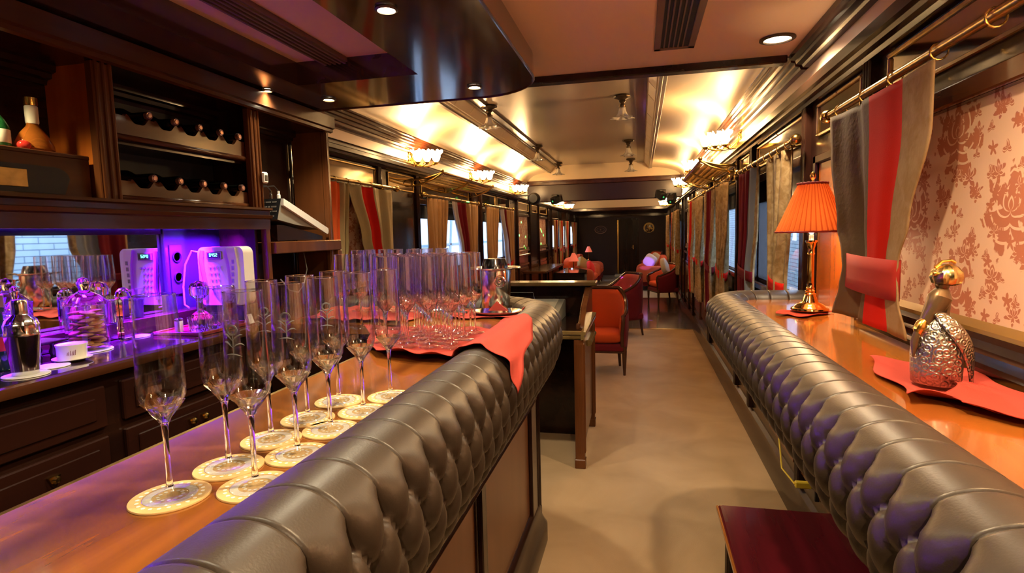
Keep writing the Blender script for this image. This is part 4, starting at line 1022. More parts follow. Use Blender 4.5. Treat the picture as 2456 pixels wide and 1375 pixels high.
for i,(x,y,lb) in enumerate(((-1.70,2.05,'short glass of ruby drink nearest the telephone keypad'),(-1.745,2.095,'short glass of ruby drink right behind the first one'))):
    d=crystal(x,y,TZ,lb,[(0,0),(.018,0),(.02,.006),(.004,.012),(.004,.06),(.02,.075),(.026,.115),(.024,.115),(.018,.077),(0,.066)],'liqueur_glass','glass',8)
    MB().lathe([(0,.068),(.0175,.078),(.0215,.098),(0,.098)],20,(0,0,0)).build('drink',RW,parent=d,world=False)
d=thing('martini_glass',(-1.785,2.125,TZ),'wide-rimmed martini glass rising before the telephone','glass')
MB().lathe([(.0,.0),(.03,0),(.03,.002),(.004,.006),(.003,.07),(.006,.075),(.03,.105),(.047,.150),(.0475,.152),(.045,.152),(.028,.107),(0,.078)],36,(0,0,0)).build('bowl',THIN,parent=d,world=False)
MB().tube([(.0465*math.cos(2*PI*i/30),.0465*math.sin(2*PI*i/30),.152) for i in range(30)],.0016,6,closed=True).build('rim',GLASS,parent=d,world=False)
d=thing('salt_shaker',(-1.80,1.88,TZ),'small white cylindrical shaker at the left of the red tray','shaker')
MB().lathe([(0,0),(.014,0),(.015,.003),(.015,.045),(.013,.05),(0,.05)],24,(0,0,0)).build('body',WHITE,parent=d,world=False); MB().lathe([(.0148,.045),(.0155,.046),(.0155,.052),(.012,.056),(0,.056)],24,(0,0,0)).build('cap',SILVER,parent=d,world=False)
coaster(-1.93,1.80,T,'pink-lit paper coaster left of the red tray',LACE,.05,lace=False)
d=thing('paper_clip_stand',(-1.66,2.115,TZ),'tiny white folded tent card behind the liqueur glasses','card')
MB().prism([(-1.675,TZ),(-1.66,TZ+.04),(-1.645,TZ)],'Y',2.10,2.13).build('card',WHITE,parent=d,solid=0)
MB().prism([(-1.668,TZ),(-1.66,TZ+.022),(-1.652,TZ)],'Y',2.098,2.10).build('print',GREYP,parent=d)
# ================= glassware on the bar =================
def flute(x,y,z,label,grp=None,emblem=None):
    d=thing('champagne_flute',(x,y,z),label,'champagne flute',grp)
    MB().lathe([(0,0),(.034,0),(.0355,.0008),(.034,.002),(.020,.004),(.008,.008),(.005,.014),(0,.014)],40,(0,0,0)).build('foot',SPARK,parent=d,world=False)
    MB().lathe([(0,.0135),(.0048,.0135),(.0038,.03),(.0036,.08),(.0046,.100),(.006,.106),(0,.107)],14,(0,0,0)).build('stem',GLASS,parent=d,world=False)
    MB().lathe([(0,.106),(.007,.107),(.0095,.113),(.018,.124),(.0258,.1355),(.022,.137),(.012,.127),(.004,.120),(0,.119)],24,(0,0,0),mod=lambda q,z,a:q*(1+.10*math.sin(6*a+z*400))).build('bowl_base',SPARK2,parent=d,world=False,angle=.2)
    MB().lathe([(.0255,.135),(.0295,.144),(.0305,.158),(.0298,.185),(.0278,.24),(.0262,.285),(.0252,.2855),(.0268,.24),(.0288,.185),(.0295,.158),(.0285,.1455),(.0245,.137)],40,(0,0,0)).build('bowl',THIN,parent=d,world=False)
    MB().tube([(.0257*math.cos(2*PI*i/32),.0257*math.sin(2*PI*i/32),.2855) for i in range(32)],.0007,6,closed=True).build('rim',GLASS,parent=d,world=False)
    if emblem is not None:
        m=MB(); R=.0292
        def P(u,v): a=emblem+u/R; return (R*math.cos(a),R*math.sin(a),.215+v)
        for (p0,p1,p2) in (((0,-.022),(.002,0),(0,.016)),((0,-.006),(-.010,.006),(-.015,.001)),((0,-.006),(.010,.004),(.016,-.003)),((0,.004),(-.008,.015),(-.013,.013)),((0,.004),(.009,.014),(.014,.012)),((-.012,-.016),(0,-.012),(.012,-.018))):
            pts=[]
            for i in range(9):
                t=i/8; pts.append(P((1-t)**2*p0[0]+2*t*(1-t)*p1[0]+t*t*p2[0],(1-t)**2*p0[1]+2*t*(1-t)*p1[1]+t*t*p2[1]))
            m.tube(pts,[.0002+.0009*math.sin(PI*i/8) for i in range(9)],5)
        for k in range(2): m.tube([P(.006*math.cos(2*PI*i/14)*(1+.3*k),.019+.006*math.sin(2*PI*i/14)*(1+.2*k)) for i in range(14)],.0006,4,closed=True)
        m.build('etched_emblem',ETCH,parent=d,world=False)
    return d
inner=[(-.65,.64),(-.64,.745),(-.65,.865),(-.65,.98),(-.65,1.10)]
outer=[(-.55,.69),(-.56,.81),(-.57,.93),(-.56,1.04),(-.55,1.15)]
nthw=['nearest the camera','second from the camera','third from the camera','fourth from the camera','fifth and farthest']
for nm,row,rn in (('open left-hand row',inner,0),('row beside the padded edge',outer,1)):
    for i,(x,y) in enumerate(row):
        coaster(x,y,BT,'tan lace-printed coaster, %s in the %s'%(nthw[i],nm),grp='lace coasters under the bar flutes')
        flute(x,y,BT+.0037,'champagne flute on coaster, %s in the %s'%(nthw[i],nm),'single flutes on coasters',emblem=(-1.5+.3*i) if (i,rn) in ((0,1),(1,1),(2,0),(2,1)) else None)
# coral cloth under the crowd of flutes, flowing over the padded edge
def terrain(s):   # arc length from the worktop out over the roll; s=0 at x=-.51
    pts=[(-.515,BT+.006),(-.51,1.165),(-.49,1.186),(-.43,1.199),(-.385,1.190),(-.345,1.155),(-.322,1.09),(-.318,1.0),(-.33,.92)]
    if s<=0: return (-.515+s,BT+.006)
    for a,b in zip(pts,pts[1:]):
        l=math.hypot(b[0]-a[0],b[1]-a[1])
        if s<=l: return (a[0]+(b[0]-a[0])*s/l,a[1]+(b[1]-a[1])*s/l)
        s-=l
    return pts[-1]
def cloth(name_label,corners,nu=60,nv=50,amp=.004,seed=2,lift=0,cat='napkin',mat=NAPKIN,zbase=None,edge=None):
    rnd=random.Random(seed); w1=[(rnd.uniform(8,26),rnd.uniform(-18,18),rnd.uniform(0,6),rnd.uniform(.3,1)) for _ in range(6)]
    c=corners
    def fn(u,v):
        s=(1-u)*(1-v)*c[0][0]+u*(1-v)*c[1][0]+u*v*c[2][0]+(1-u)*v*c[3][0]
        y=(1-u)*(1-v)*c[0][1]+u*(1-v)*c[1][1]+u*v*c[2][1]+(1-u)*v*c[3][1]
        e=min(u,1-u,v,1-v); s+=.012*math.sin(9*v+seed)*(1-min(1,e*8)); y+=.014*math.sin(11*u+seed)*(1-min(1,e*8))
        x,z=terrain(s) if zbase is None else (s,zbase)
        wv=sum(q[3]*math.sin(q[0]*s*3+q[1]*y*1.3+q[2]) for q in w1)/4
        lft=amp*(.35+wv*.65)*(.25 if e>.22 else 1.6-e*6.0)
        z+=max(0,lft)+lift
        if edge: z+=edge(u,v)
        return (x+(max(0,lft) if s>.1 and zbase is None else 0),y,z)
    o=MB().grid(fn,nu,nv).build('napkin',mat,solid=.002,angle=1.4); return tag(o,name_label,cat)
cloth('large coral napkin under the crowd of flutes, falling over the padded bar edge',[(-.27,1.52),(.28,1.40),(.14,2.02),(-.55,2.02)],amp=.012,
      edge=lambda u,v: .012*max(0,1-v*5)*(1+math.sin(7*u))*(1 if u<.75 else 0))
cloth('coral napkin lying on the far return of the bar behind the flutes',[(-.95,2.20),(-.45,2.16),(-.42,2.56),(-.98,2.58)],amp=.012,seed=5)
# crowd of flutes
g='clear champagne flutes crowded on the coral napkin'
pts=[]
rnd=random.Random(9)
for j in range(6):
    for i in range(8):
        x=-.575-.073*i-.0365*(j%2)+rnd.uniform(-.0006,.0006); y=1.65+.064*j+rnd.uniform(-.0006,.0006)
        if x<-.62-.06*5 and j<1: continue
        if x<-1.0 and j<4: continue
        if x<-.84 and y<1.95 and x<-.80: continue
        pts.append((x,y))
base=None
lab='clear champagne flute standing in the tight crowd on the coral napkin'
for x,y in pts:
    if base is None: base=flute(x,y,BT+.012,lab,g)
    else: copytree(base,(x,y,BT+.012))
for i,(x,y) in enumerate([(-1.30,2.42),(-1.23,2.40),(-1.16,2.42),(-1.26,2.48),(-1.19,2.49),(-1.09,2.40),(-1.02,2.42),(-.95,2.40),(-1.12,2.48),(-1.04,2.49),(-.97,2.48),(-.88,2.42),(-.90,2.50)]):
    c=copytree(base,(x,y,BT+.016),label='clear champagne flute in the rear cluster on the bar return')
    c['group']='flutes on the far return of the bar'
# ice bucket, dish, tongs
d=thing('ice_bucket',(-.665,2.55,BT+.012),'shiny steel wine cooler with a wide flared rim and ring handle','ice bucket')
MB().lathe([(0,0),(.056,0),(.062,.008),(.066,.02),(.073,.10),(.074,.165),(.072,.18),(.095,.186),(.120,.188),(.122,.192),(.120,.195),(.07,.192),(.064,.18),(.062,.10),(.055,.02),(0,.015)],44,(-.665,2.55,BT+.012)).build('body',SILVER,parent=d)
MB().lathe([(0,.190),(.062,.190),(.06,.205),(.05,.235),(0,.236)],32,(-.665,2.55,BT+.012)).build('dark_liner',M('dark_steel',(.2,.2,.22),.15,1),parent=d)
m=MB(); cc=(-.625,2.486,BT+.145); m.tube([(cc[0]+.024*math.cos(2*PI*i/20),cc[1]-.004,cc[2]+.024*math.sin(2*PI*i/20)) for i in range(20)],.005,8,closed=True); m.sph((cc[0]-.002,cc[1]+.004,cc[2]),.013,12,8); m.build('ring_handle',SILVER,parent=d)
d=thing('oval_dish',(-.62,2.40,BT+.004),'small steel oval dish with red-rimmed folded cloth by the cooler','dish')
MB().lathe([(0,.0),(.05,0),(.085,.014),(.09,.02),(.086,.02),(.05,.005),(0,.005)],36,(0,0,0),mod=lambda q,z,a:q*(1+.25*math.cos(a)**2)).build('dish',SILVER,parent=d,world=False)
MB().prism([(-.04,.02),(.05,.02),(.0,.06)],'Y',-.01,.0).build('folded_corner',NAPKIN,parent=d,world=False,solid=.001)
cloth('coral napkin beneath the steel oval dish at the bar corner',[(-.30,2.28),(.0,2.30),(.02,2.50),(-.32,2.52)],amp=.006,seed=8)
d=thing('metal_tongs',(-.85,2.33,BT+.02),'steel serving tongs lying at the foot of the wine cooler','tongs')
m=MB(); m.tube([(-.95,2.33,BT+.022),(-.85,2.325,BT+.03),(-.74,2.33,BT+.022)],.006,8); m.tube([(-.95,2.36,BT+.022),(-.85,2.35,BT+.034),(-.74,2.335,BT+.022)],.006,8); m.sph((-.95,2.345,BT+.022),.012,10,6)
m.build('arms',SILVER,parent=d)
# ================= right counter objects =================
RT=1.155
cn=cloth('coral napkin folded under the brass table lamp',[(.515,2.37),(.61,2.28),(.755,2.44),(.66,2.60)],amp=.006,seed=3,zbase=RT+.004)
lp=thing('table_lamp',(.655,2.435,RT+.012),'lit brass table lamp with a pleated orange shade on the wall counter','table lamp')
MB().lathe([(0,0),(.066,0),(.070,.004),(.068,.010),(.058,.014),(.052,.022),(.030,.034),(.024,.05),(.019,.062),(.022,.066),(.015,.072),(.018,.078),(.0135,.084)],36,(0,0,0)).build('brass_base',M('polished_brass',(.85,.56,.18),.1,1),parent=lp,world=False)
MB().lathe([(.0135,.084),(.016,.088),(.0125,.094),(.012,.11),(.0115,.22),(.014,.225),(.012,.23),(.012,.245),(.018,.268),(.022,.272),(.022,.278),(0,.278)],24,(0,0,0),mod=lambda q,z,a:q*(1+(.07*math.cos(8*a) if .1<z<.225 else 0))).build('column',bpy.data.materials['polished_brass'],parent=lp,world=False)
MB().lathe([(.009,.278),(.009,.30),(0,.30)],14,(0,0,0)).build('lamp_holder',WHITE,parent=lp,world=False)
MB().lathe([(0,.30),(.02,.315),(.026,.335),(.02,.36),(0,.37)],16,(0,0,0)).build('bulb',M('lamp_bulb',(1,.9,.7),.5,emit=(1,.7,.4,14)),parent=lp,world=False)
def shademat():
    m=bpy.data.materials.new('orange_pleated_silk'); m.use_nodes=True; N,L=nt(m); N.remove(N['Principled BSDF'])
    a=N.new('ShaderNodeBsdfDiffuse'); a.inputs[0].default_value=(.80,.24,.08,1); b=N.new('ShaderNodeBsdfTranslucent'); b.inputs[0].default_value=(.9,.30,.08,1)
    x=N.new('ShaderNodeMixShader'); x.inputs[0].default_value=.30; L.new(a.outputs[0],x.inputs[1]); L.new(b.outputs[0],x.inputs[2]); L.new(x.outputs[0],N['Material Output'].inputs[0]); return m
SILK=shademat(); SILK2=SILK.copy(); SILK2.name='dim_fold_silk'  # darker copy puts the dimmer glow of doubled pleats into the colour
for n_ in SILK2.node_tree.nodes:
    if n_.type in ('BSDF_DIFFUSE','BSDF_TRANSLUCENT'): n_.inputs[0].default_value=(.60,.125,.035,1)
LINING=bpy.data.materials.new('white_lining'); LINING.use_nodes=True; N,L=nt(LINING); N.remove(N['Principled BSDF'])
_a=N.new('ShaderNodeBsdfDiffuse'); _a.inputs[0].default_value=(.9,.85,.75,1); _b=N.new('ShaderNodeBsdfTranslucent'); _b.inputs[0].default_value=(1,.8,.6,1)
_x=N.new('ShaderNodeMixShader'); _x.inputs[0].default_value=.75; L.new(_a.outputs[0],_x.inputs[1]); L.new(_b.outputs[0],_x.inputs[2]); L.new(_x.outputs[0],N['Material Output'].inputs[0])
m=MB(); m.lathe([(.127,.312),(.115,.34),(.090,.40),(.066,.46),(.050,.498)],160,(0,0,0),mod=lambda q,z,a:q*(1+.035*abs(math.sin(20*a))))
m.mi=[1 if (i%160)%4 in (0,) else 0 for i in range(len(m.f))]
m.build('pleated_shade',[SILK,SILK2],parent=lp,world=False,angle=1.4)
for r_,z,t in ((.130,.312,.0035),(.052,.498,.005)):
    m=MB(); n=60; m.tube([(r_*math.cos(2*PI*i/n),r_*math.sin(2*PI*i/n),z+.0015*math.sin(30*2*PI*i/n)) for i in range(n)],[t*(1+.25*math.sin(2.1*i)) for i in range(n)],8,closed=True)
    m.build('braid_trim',bpy.data.materials.get('deep_orange_braid') or M('deep_orange_braid',(.30,.02,.015),.7),parent=lp,world=False)
MB().lathe([(0,.49),(.004,.50),(.004,.512),(.010,.520),(.011,.530),(.006,.541),(0,.545)],14,(0,0,0)).build('finial',GOLD,parent=lp,world=False)
MB().lathe([(.124,.314),(.111,.342),(.086,.402),(.062,.462),(.047,.497)],48,(0,0,0)).build('white_lining',LINING,parent=lp,world=False)
m=MB(); m.tube([(-.047,0,.497),(.047,0,.497)],.0015,6); m.tube([(0,-.047,.497),(0,.047,.497)],.0015,6); m.tube([(0,0,.30),(.03,0,.335),(.028,0,.40),(0,0,.497)],.0015,6); m.build('harp',GOLD,parent=lp,world=False)
lamp('lamp_glow','POINT',(.655,2.435,RT+.345),24,(1,.62,.28),.03)
# figurine: embossed silver cloak, brass turban
fg=thing('silver_figurine',(.605,1.325,RT+.014),'embossed silver figurine of a stooping turbaned figure draped in an arched cloak','ornament')
SILE=bpy.data.materials.new('embossed_silver'); SILE.use_nodes=True; N,L=nt(SILE); b=N['Principled BSDF']; b.inputs['Metallic'].default_value=1; b.inputs['Base Color'].default_value=(.46,.44,.38,1); b.inputs['Roughness'].default_value=.3
tc=N.new('ShaderNodeTexCoord'); vo=N.new('ShaderNodeTexVoronoi'); vo.inputs['Scale'].default_value=72; L.new(tc.outputs['Object'],vo.inputs['Vector'])
mu=N.new('ShaderNodeMath'); mu.operation='MULTIPLY'; mu.inputs[1].default_value=16; L.new(vo.outputs['Distance'],mu.inputs[0]); si=N.new('ShaderNodeMath'); si.operation='SINE'; L.new(mu.outputs[0],si.inputs[0])
bp=N.new('ShaderNodeBump'); bp.inputs['Strength'].default_value=.45; bp.inputs['Distance'].default_value=.002; L.new(si.outputs[0],bp.inputs['Height']); L.new(bp.outputs['Normal'],b.inputs['Normal'])
dome=[(.046,0),(.048,.03),(.049,.06),(.046,.09),(.038,.115),(.024,.135),(.012,.142),(0,.144)]
MB().lathe(dome,40,(0,0,0),-1.05+.0,-1.05-PI*1.45).build('cloak',SILE,parent=fg,world=False,solid=.003,angle=1.2)
m=MB(); # overlapping arched band from crown to front right foot
def band(u,v):
    th=-1.45+1.0*u**1.5; a=u*PI*.96; R=.053
    z=.146*math.sin(PI*.5+ (a-PI*.0)*.5) if 0 else .148*math.cos(u*PI/2)**.75
    r_=.012+ .042*math.sin(min(1,u*1.25)*PI/2)
    ang=-2.3+1.75*u+ (v-.5)*(.9-.35*u)
    return (r_*math.cos(ang)*1.05, r_*math.sin(ang)*1.05, z+.002)
m.grid(band,26,8); m.build('cloak_band',SILE,parent=fg,world=False,solid=.003,angle=1.2)
SK=M('bronze_skin',(.16,.10,.05),.35,.6)
MB().tube([(-.030,-.006,.125),(-.022,-.005,.142),(-.012,-.004,.160),(-.004,-.002,.178),(.0,0,.192),(.003,0,.200)],[.012,.015,.019,.022,.014,.009],16).build('torso',SK,parent=fg,world=False)
MB().tube([(.012,.008,.135),(.014,.010,.150),(.014,.010,.165),(.010,.006,.182)],[.007,.007,.008,.008],10).build('arm',SK,parent=fg,world=False)
MB().tube([(-.046,-.012,.098),(-.045,-.012,.112),(-.038,-.010,.124),(-.030,-.008,.132)],[.005,.010,.011,.007],10).build('gold_clasp',GOLD,parent=fg,world=False)
MB().tube([(-.053,-.014,.055),(-.052,-.014,.085),(-.045,-.012,.115)],[.002,.008,.006],10).build('tassel',SK,parent=fg,world=False)
m=MB(); m.sph((.0,-.002,.206),.013,16,12,(1,1.05,1.15)); m.sph((-.012,-.006,.204),.004,8,6); m.build('head',SK,parent=fg,world=False)
m=MB(); m.lathe([(0,.202),(.014,.203),(.024,.208),(.028,.219),(.026,.231),(.018,.241),(.008,.246),(0,.247)],40,(.008,0,0),mod=lambda q,z,a:q*(1+.07*math.cos(9*a+z*60))); m.build('turban',M('brass_turban',(.62,.48,.2),.25,1),parent=fg,world=False)
m=MB(); m.tube([(-.016,-.004,.240),(-.002,0,.252),(.014,.0,.254),(.022,0,.249)],.003,8); m.sph((-.018,-.01,.228),.005,8,6); m.build('turban_ornament',GOLD,parent=fg,world=False)
cloth('coral napkin folded under the silver figurine',[(.50,1.20),(.735,1.10),(.735,1.50),(.555,1.58)],amp=.010,seed=12,zbase=RT+.003,edge=lambda u,v:.008*max(0,1-v*6)*(1+math.sin(8*u)))
cloth('second folded corner of coral napkin right of the figurine',[(.55,1.13),(.74,1.00),(.74,1.22),(.62,1.30)],amp=.010,seed=14,zbase=RT+.016)
# low cherry-wood bench
ot=thing('wooden_bench',(.52,1.55,0),'low dark cherry-red wooden bench with a lit orange edge under the wall counter','bench')
MB().box(.285,.76,.9,2.19,.425,.45,.006).build('bench_top',WRED,parent=ot)
m=MB(); m.box(.277,.286,.895,2.19,.428,.447,.003); m.box(.281,.287,.895,2.19,.420,.430,.002); m.build('edge_moulding',WORANGE,parent=ot)
for x,y in ((.33,2.06),(.72,2.06),(.33,1.02),(.72,1.02)):
    m=MB(); m.box(x-.03,x+.03,y-.03,y+.03,0,.425,.004)
    for q in (-.015,0,.015): m.tube([(x-.031,y+q,.02),(x-.031,y+q,.40)],.004,6)
    m.build('leg',WDZ,parent=ot)
m=MB(); m.box(.31,.74,2.03,2.05,.34,.425); m.box(.31,.33,1.0,2.05,.34,.425); m.build('apron',WD,parent=ot)
# low wall grille and plug
d=thing('wall_grille',(XR-.012,3.35,.27),'brown framed service panel low on the right wall','panel')
m=MB()
for a,b,c,e in ((3.08,3.64,.28,.30),(3.08,3.64,.43,.45),(3.08,3.10,.30,.43),(3.62,3.64,.30,.43)): m.box(XR-.024,XR-.012,a,b,c,e,.002)
m.build('frame',WFRONT,parent=d); MB().box(XR-.018,XR-.012,3.10,3.62,.30,.43).build('plate',WM,parent=d)
d=thing('plug_socket',(XR-.008,2.72,.26),'wall socket with a yellow plug and dangling thin cable above the bench','socket')
m=MB(); m.box(XR-.03,XR-.008,2.68,2.76,.26,.36,.003); m.build('socket_box',BLKP,parent=d)
YEL=M('yellow_plastic',(.75,.52,.04),.4)
MB().box(XR-.10,XR-.03,2.72,2.745,.30,.33,.004).build('plug',YEL,parent=d)
MB().tube([(XR-.10,2.735,.315),(XR-.13,2.85,.34),(XR-.10,3.05,.42),(XR-.06,3.25,.52),(XR-.04,3.35,.62),(XR-.03,3.4,.80)],.004,6).build('cable',YEL,parent=d)
# ================= reception desk =================
dk=thing('writing_desk',(-.80,3.9,0),'dark mahogany desk with raised back gallery standing past the padded bar','desk')
X0,X1,Y0,Y1=-1.30,-.345,3.47,4.34
m=MB(); m.box(X0,X1-.01,Y0+.02,Y1,.83,.865,.003); m.build('desktop',WD,parent=dk)
m=MB(); pr=[(0,.83),(.022,.835),(.026,.85),(.018,.858),(.03,.866),(.03,.882),(0,.885)]
m.prism([(Y0+.02-a,b) for a,b in pr],'X',X0,X1-.02); m.build('front_moulding',BRASSD if 0 else wood('olive_lit_moulding',(.16,.10,.035),(.10,.06,.02),.25,.7),parent=dk)  # olive tone of the lit mouldings is put into the wood colour
m=MB(); m.prism([(X1-.02+a,b) for a,b in pr],'Y',Y0-.01,Y1); m.build('side_moulding',bpy.data.materials['olive_lit_moulding'],parent=dk)
m=MB(); m.prism([(Y0+.03,.05),(Y0+.03,.83),(Y1-.02,.83),(Y1-.02,.14),(Y0+.12,.10)],'X',X1-.055,X1-.02)
m.build('side_panel',WMZ,parent=dk)
for (x,y) in ((X1-.035,Y0+.03),(X1-.035,Y1-.04),(X0+.03,Y0+.03),(X0+.03,Y1-.04)):
    m=MB(); m.box(x-.03,x+.03,y-.03,y+.03,.03,.83,.004)
    for q in (-.016,0,.016): m.tube([(x+q,y-.031,.10),(x+q,y-.031,.80)],.004,6); m.tube([(x+.031,y+q,.10),(x+.031,y+q,.80)],.004,6)
    m.box(x-.034,x+.034,y-.034,y+.034,0,.06,.004)
    m.build('leg',WMZ,parent=dk)
m=MB(); m.box(X0,X1-.06,4.08,4.10,.0,.83); m.build('modesty_panel',WD,parent=dk)
m=MB(); m.prism([(X1-.02,.70),(X1+.005,.71),(X1+.012,.725),(X1+.005,.74),(X1-.02,.745)],'Y',Y0+.45,Y1-.02); m.build('side_rail',bpy.data.materials['olive_lit_moulding'],parent=dk)
m=MB(); m.box(X0,X1-.03,Y1-.03,Y1,.865,1.10); m.build('gallery_back',WD,parent=dk)
m=MB(); m.prism([(Y0+.22,.866),(Y0+.24,.90),(Y0+.40,.99),(Y1-.10,1.10),(Y1,1.10),(Y1,.866)],'X',X1-.05,X1-.02); m.build('gallery_cheek',WMZ,parent=dk)
m=MB(); m.tube([(X1-.055,Y0+.23,.89),(X1-.055,Y0+.42,.985),(X1-.055,Y1-.12,1.09)],.008,8); m.lathe([(.012,0),(.014,.02),(.010,.035),(0,.04)],12,(X1-.06,Y0+.20,.866)); m.build('turned_beading',WM,parent=dk)
MB().box(X0-.02,X1+.02,Y1-.16,Y1+.03,1.10,1.128,.006).build('gallery_top',bpy.data.materials['olive_lit_moulding'],parent=dk)
d=thing('office_printer',(-.78,3.98,.866),'flat grey office printer lying on the desk','printer')
m=MB(); m.prism([(3.74,.867),(3.74,.91),(3.77,.93),(4.22,1.00),(4.25,.99),(4.25,.867)],'X',-1.10,-.56); m.build('body',GREYP,parent=d)
m=MB(); m.prism([(3.80,.936),(3.80,.945),(4.18,1.005),(4.18,.995)],'X',-1.06,-.60); m.build('lid',M('pale_grey_plastic',(.33,.33,.28),.45),parent=d)
m=MB(); m.box(-.64,-.565,3.725,3.76,.885,.93,.006); m.build('corner_catch',WHITE,parent=d)
m=MB(); m.tube([(-1.05,4.2,1.0),(-1.04,4.2,1.05),(-.80,4.2,1.05),(-.79,4.2,1.0)],.002,6); m.build('paper_support',GREYP,parent=d)
# ================= tub chairs =================
FRW=wood('carved_walnut',(.06,.022,.012),(.10,.04,.02),.3,.6,axis=2)
OR2=ORANGE
def rbox(m,x0,x1,y0,y1,z0,z1,b=.03,n=8,puff=.02):
    # soft rounded cushion
    def S1(t): return math.copysign(abs(t)**.35,t)
    vs=[];fs=[]; N1,N2=24,12
    for i in range(N2+1):
        ph_=PI*i/N2-PI/2
        for k in range(N1):
            th=2*PI*k/N1; cp=math.copysign(abs(math.cos(ph_))**.45,math.cos(ph_))
            vs.append(((x0+x1)/2+(x1-x0)/2*cp*S1(math.cos(th)),(y0+y1)/2+(y1-y0)/2*cp*S1(math.sin(th)),(z0+z1)/2+(z1-z0)/2*math.copysign(abs(math.sin(ph_))**.7,math.sin(ph_))))
    for i in range(N2):
        for k in range(N1): fs.append((i*N1+k,i*N1+(k+1)%N1,(i+1)*N1+(k+1)%N1,(i+1)*N1+k))
    m.add(vs,fs); return m
def tub(label,loc,rz,W=.60,D=.58,H=.88,arm=.62,inner=None,outer=None,cat='armchair',group=None,leg=True,name='tub_armchair'):
    """faces -Y when rz=0"""
    inner=inner or ORANGE; outer=outer or BURG
    d=thing(name,loc,label,cat,group,rz)
    hw=W/2; hd=D/2; n=32
    def path(u):   # u 0..1 from front right round the back to front left
        a=-.5*PI*.35+u*(PI+.35*PI)   # superellipse U
        a=-.55+u*(PI+1.10); c,s=math.cos(a),math.sin(a)
        return (hw*math.copysign(abs(c)**.75,c), hd*math.copysign(abs(s)**.8,s))
    def top(u):
        k=math.sin(PI*u)**1.6; return arm+(H-arm)*min(1,k*1.25)
    m=MB()
    def fin(u,v):
        x,y=path(u); z=.40+(top(u)-.02-.40)*v; q=.90-.03*math.sin(PI*v); return (x*q,y*q,z)
    m.grid(fin,n,8); m.build('inner_upholstery',inner,parent=d,world=False,solid=.03,angle=1.3)
    m=MB()
    def fout(u,v):
        x,y=path(u); z=.24+(top(u)-.02-.24)*v; q=1.0+.02*math.sin(PI*v)-.06*(1-v)**2; return (x*q,y*q,z)
    m.grid(fout,n,8); m.build('outer_upholstery',outer,parent=d,world=False,solid=.02,angle=1.3)
    pts=[(path(i/n)[0]*.97,path(i/n)[1]*.97,top(i/n)) for i in range(n+1)]
    x,y,z=pts[0]; x2,y2,z2=pts[-1]
    f1=[(x*1.02,y-.02,z-.02),(x*1.0,y-.03,z-.10),(x*.97,y-.01,z-.17),(x*.97,y-.01,.30)]
    f2=[(x2*1.02,y2-.02,z2-.02),(x2*1.0,y2-.03,z2-.10),(x2*.97,y2-.01,z2-.17),(x2*.97,y2-.01,.30)]
    MB().tube(f1[::-1]+pts+f2,.019,10).build('carved_frame',FRW,parent=d,world=False)
    fy=y-.02
    m=MB(); m.box(-hw*.93,hw*.93,fy,hd*.8,.24,.33,.02); m.build('apron',outer,parent=d,world=False)
    m=MB(); rbox(m,-hw*.88,hw*.88,fy-.01,hd*.80,.325,.455); m.build('seat_cushion',inner,parent=d,world=False,angle=1.3)
    MB().box(-hw*.93,hw*.93,fy-.006,fy+.004,.235,.255,.003).build('seat_rail',FRW,parent=d,world=False)
    for sx in (-1,1):
        m=MB(); m.lathe([(.0,0),(.013,0),(.019,.10),(.024,.20),(.026,.26),(.022,.27),(.024,.30),(0,.30)],12,(sx*hw*.90,fy+.02,0)); m.build('leg',FRW,parent=d,world=False)
        m=MB(); m.tube([(sx*hw*.70,hd*.86,0),(sx*hw*.68,hd*.80,.12),(sx*hw*.66,hd*.76,.26)],[.014,.018,.022],10); m.build('leg',FRW,parent=d,world=False)
    return d
tub('orange-red armchair with carved wood frame facing the desk',(-.44,6.05,0),0)
tub('burgundy-backed armchair seen from its side behind the orange-red one',(-.30,8.3,0),-1.05,W=.62,inner=M('red_upholstery',(.42,.035,.025),.8,sheen=.3))
tub('dark armchair with a round cream cushion on the right, beyond the bare floor',(.42,12.0,0),-1.25,W=.66,D=.62,H=.80,arm=.58,inner=ORANGE)
def cushion(x,y,z,rz,label,mat=CUSH,sz=.20,tilt=.9):
    d=MB(); rbox(d,-sz,sz,-.06,.06,-sz,sz); o=d.build('cushion',mat,world=False); o.location=(x,y,z); o.rotation_euler=(tilt-1.2,.5,rz); return tag(o,label,'cushion')
cushion(.50,11.78,.60,1.2,'plump cream cushion on the dark right armchair',sz=.17)
# settees beyond
def settee(label,loc,rz,W=1.3):
    d=thing('upholstered_settee',loc,label,'sofa',rz=rz); hw=W/2
    m=MB(); rbox(m,-hw,hw,.22,.42,.30,.86); m.build('backrest',ORANGE,parent=d,world=False,angle=1.2)
    for s in (-1,1):
        m=MB(); rbox(m,s*hw-.09,s*hw+.09,-.36,.36,.22,.62); m.build('arm',M('rust_upholstery',(.50,.10,.04),.8) if 'rust_upholstery' not in bpy.data.materials else bpy.data.materials['rust_upholstery'],parent=d,world=False,angle=1.2)
    m=MB(); rbox(m,-hw+.07,hw-.07,-.38,.28,.30,.46); m.build('seat',ORANGE,parent=d,world=False,angle=1.2)
    m=MB(); m.box(-hw,hw,-.34,.38,.12,.32,.02); m.build('base',BURG,parent=d,world=False)
    for sx in (-1,1):
        for y in (-.30,.34): MB().lathe([(.014,0),(.022,.13)],10,(sx*(hw-.06),y,0)).build('leg',FRW,parent=d,world=False)
    return d
settee('orange settee angled against the left wall near the rear',(-1.45,14.3,0),PI/2)
settee('orange settee with high arm in front of the rear right curtains',(.24,15.0,0),-PI/2)
tub('small orange armchair closest to the rear wall on the right',(.30,17.2,0),-.9,inner=ORANGE)
settee('second orange settee beside the left rear windows',(-1.45,16.6,0),PI/2,W=1.1)
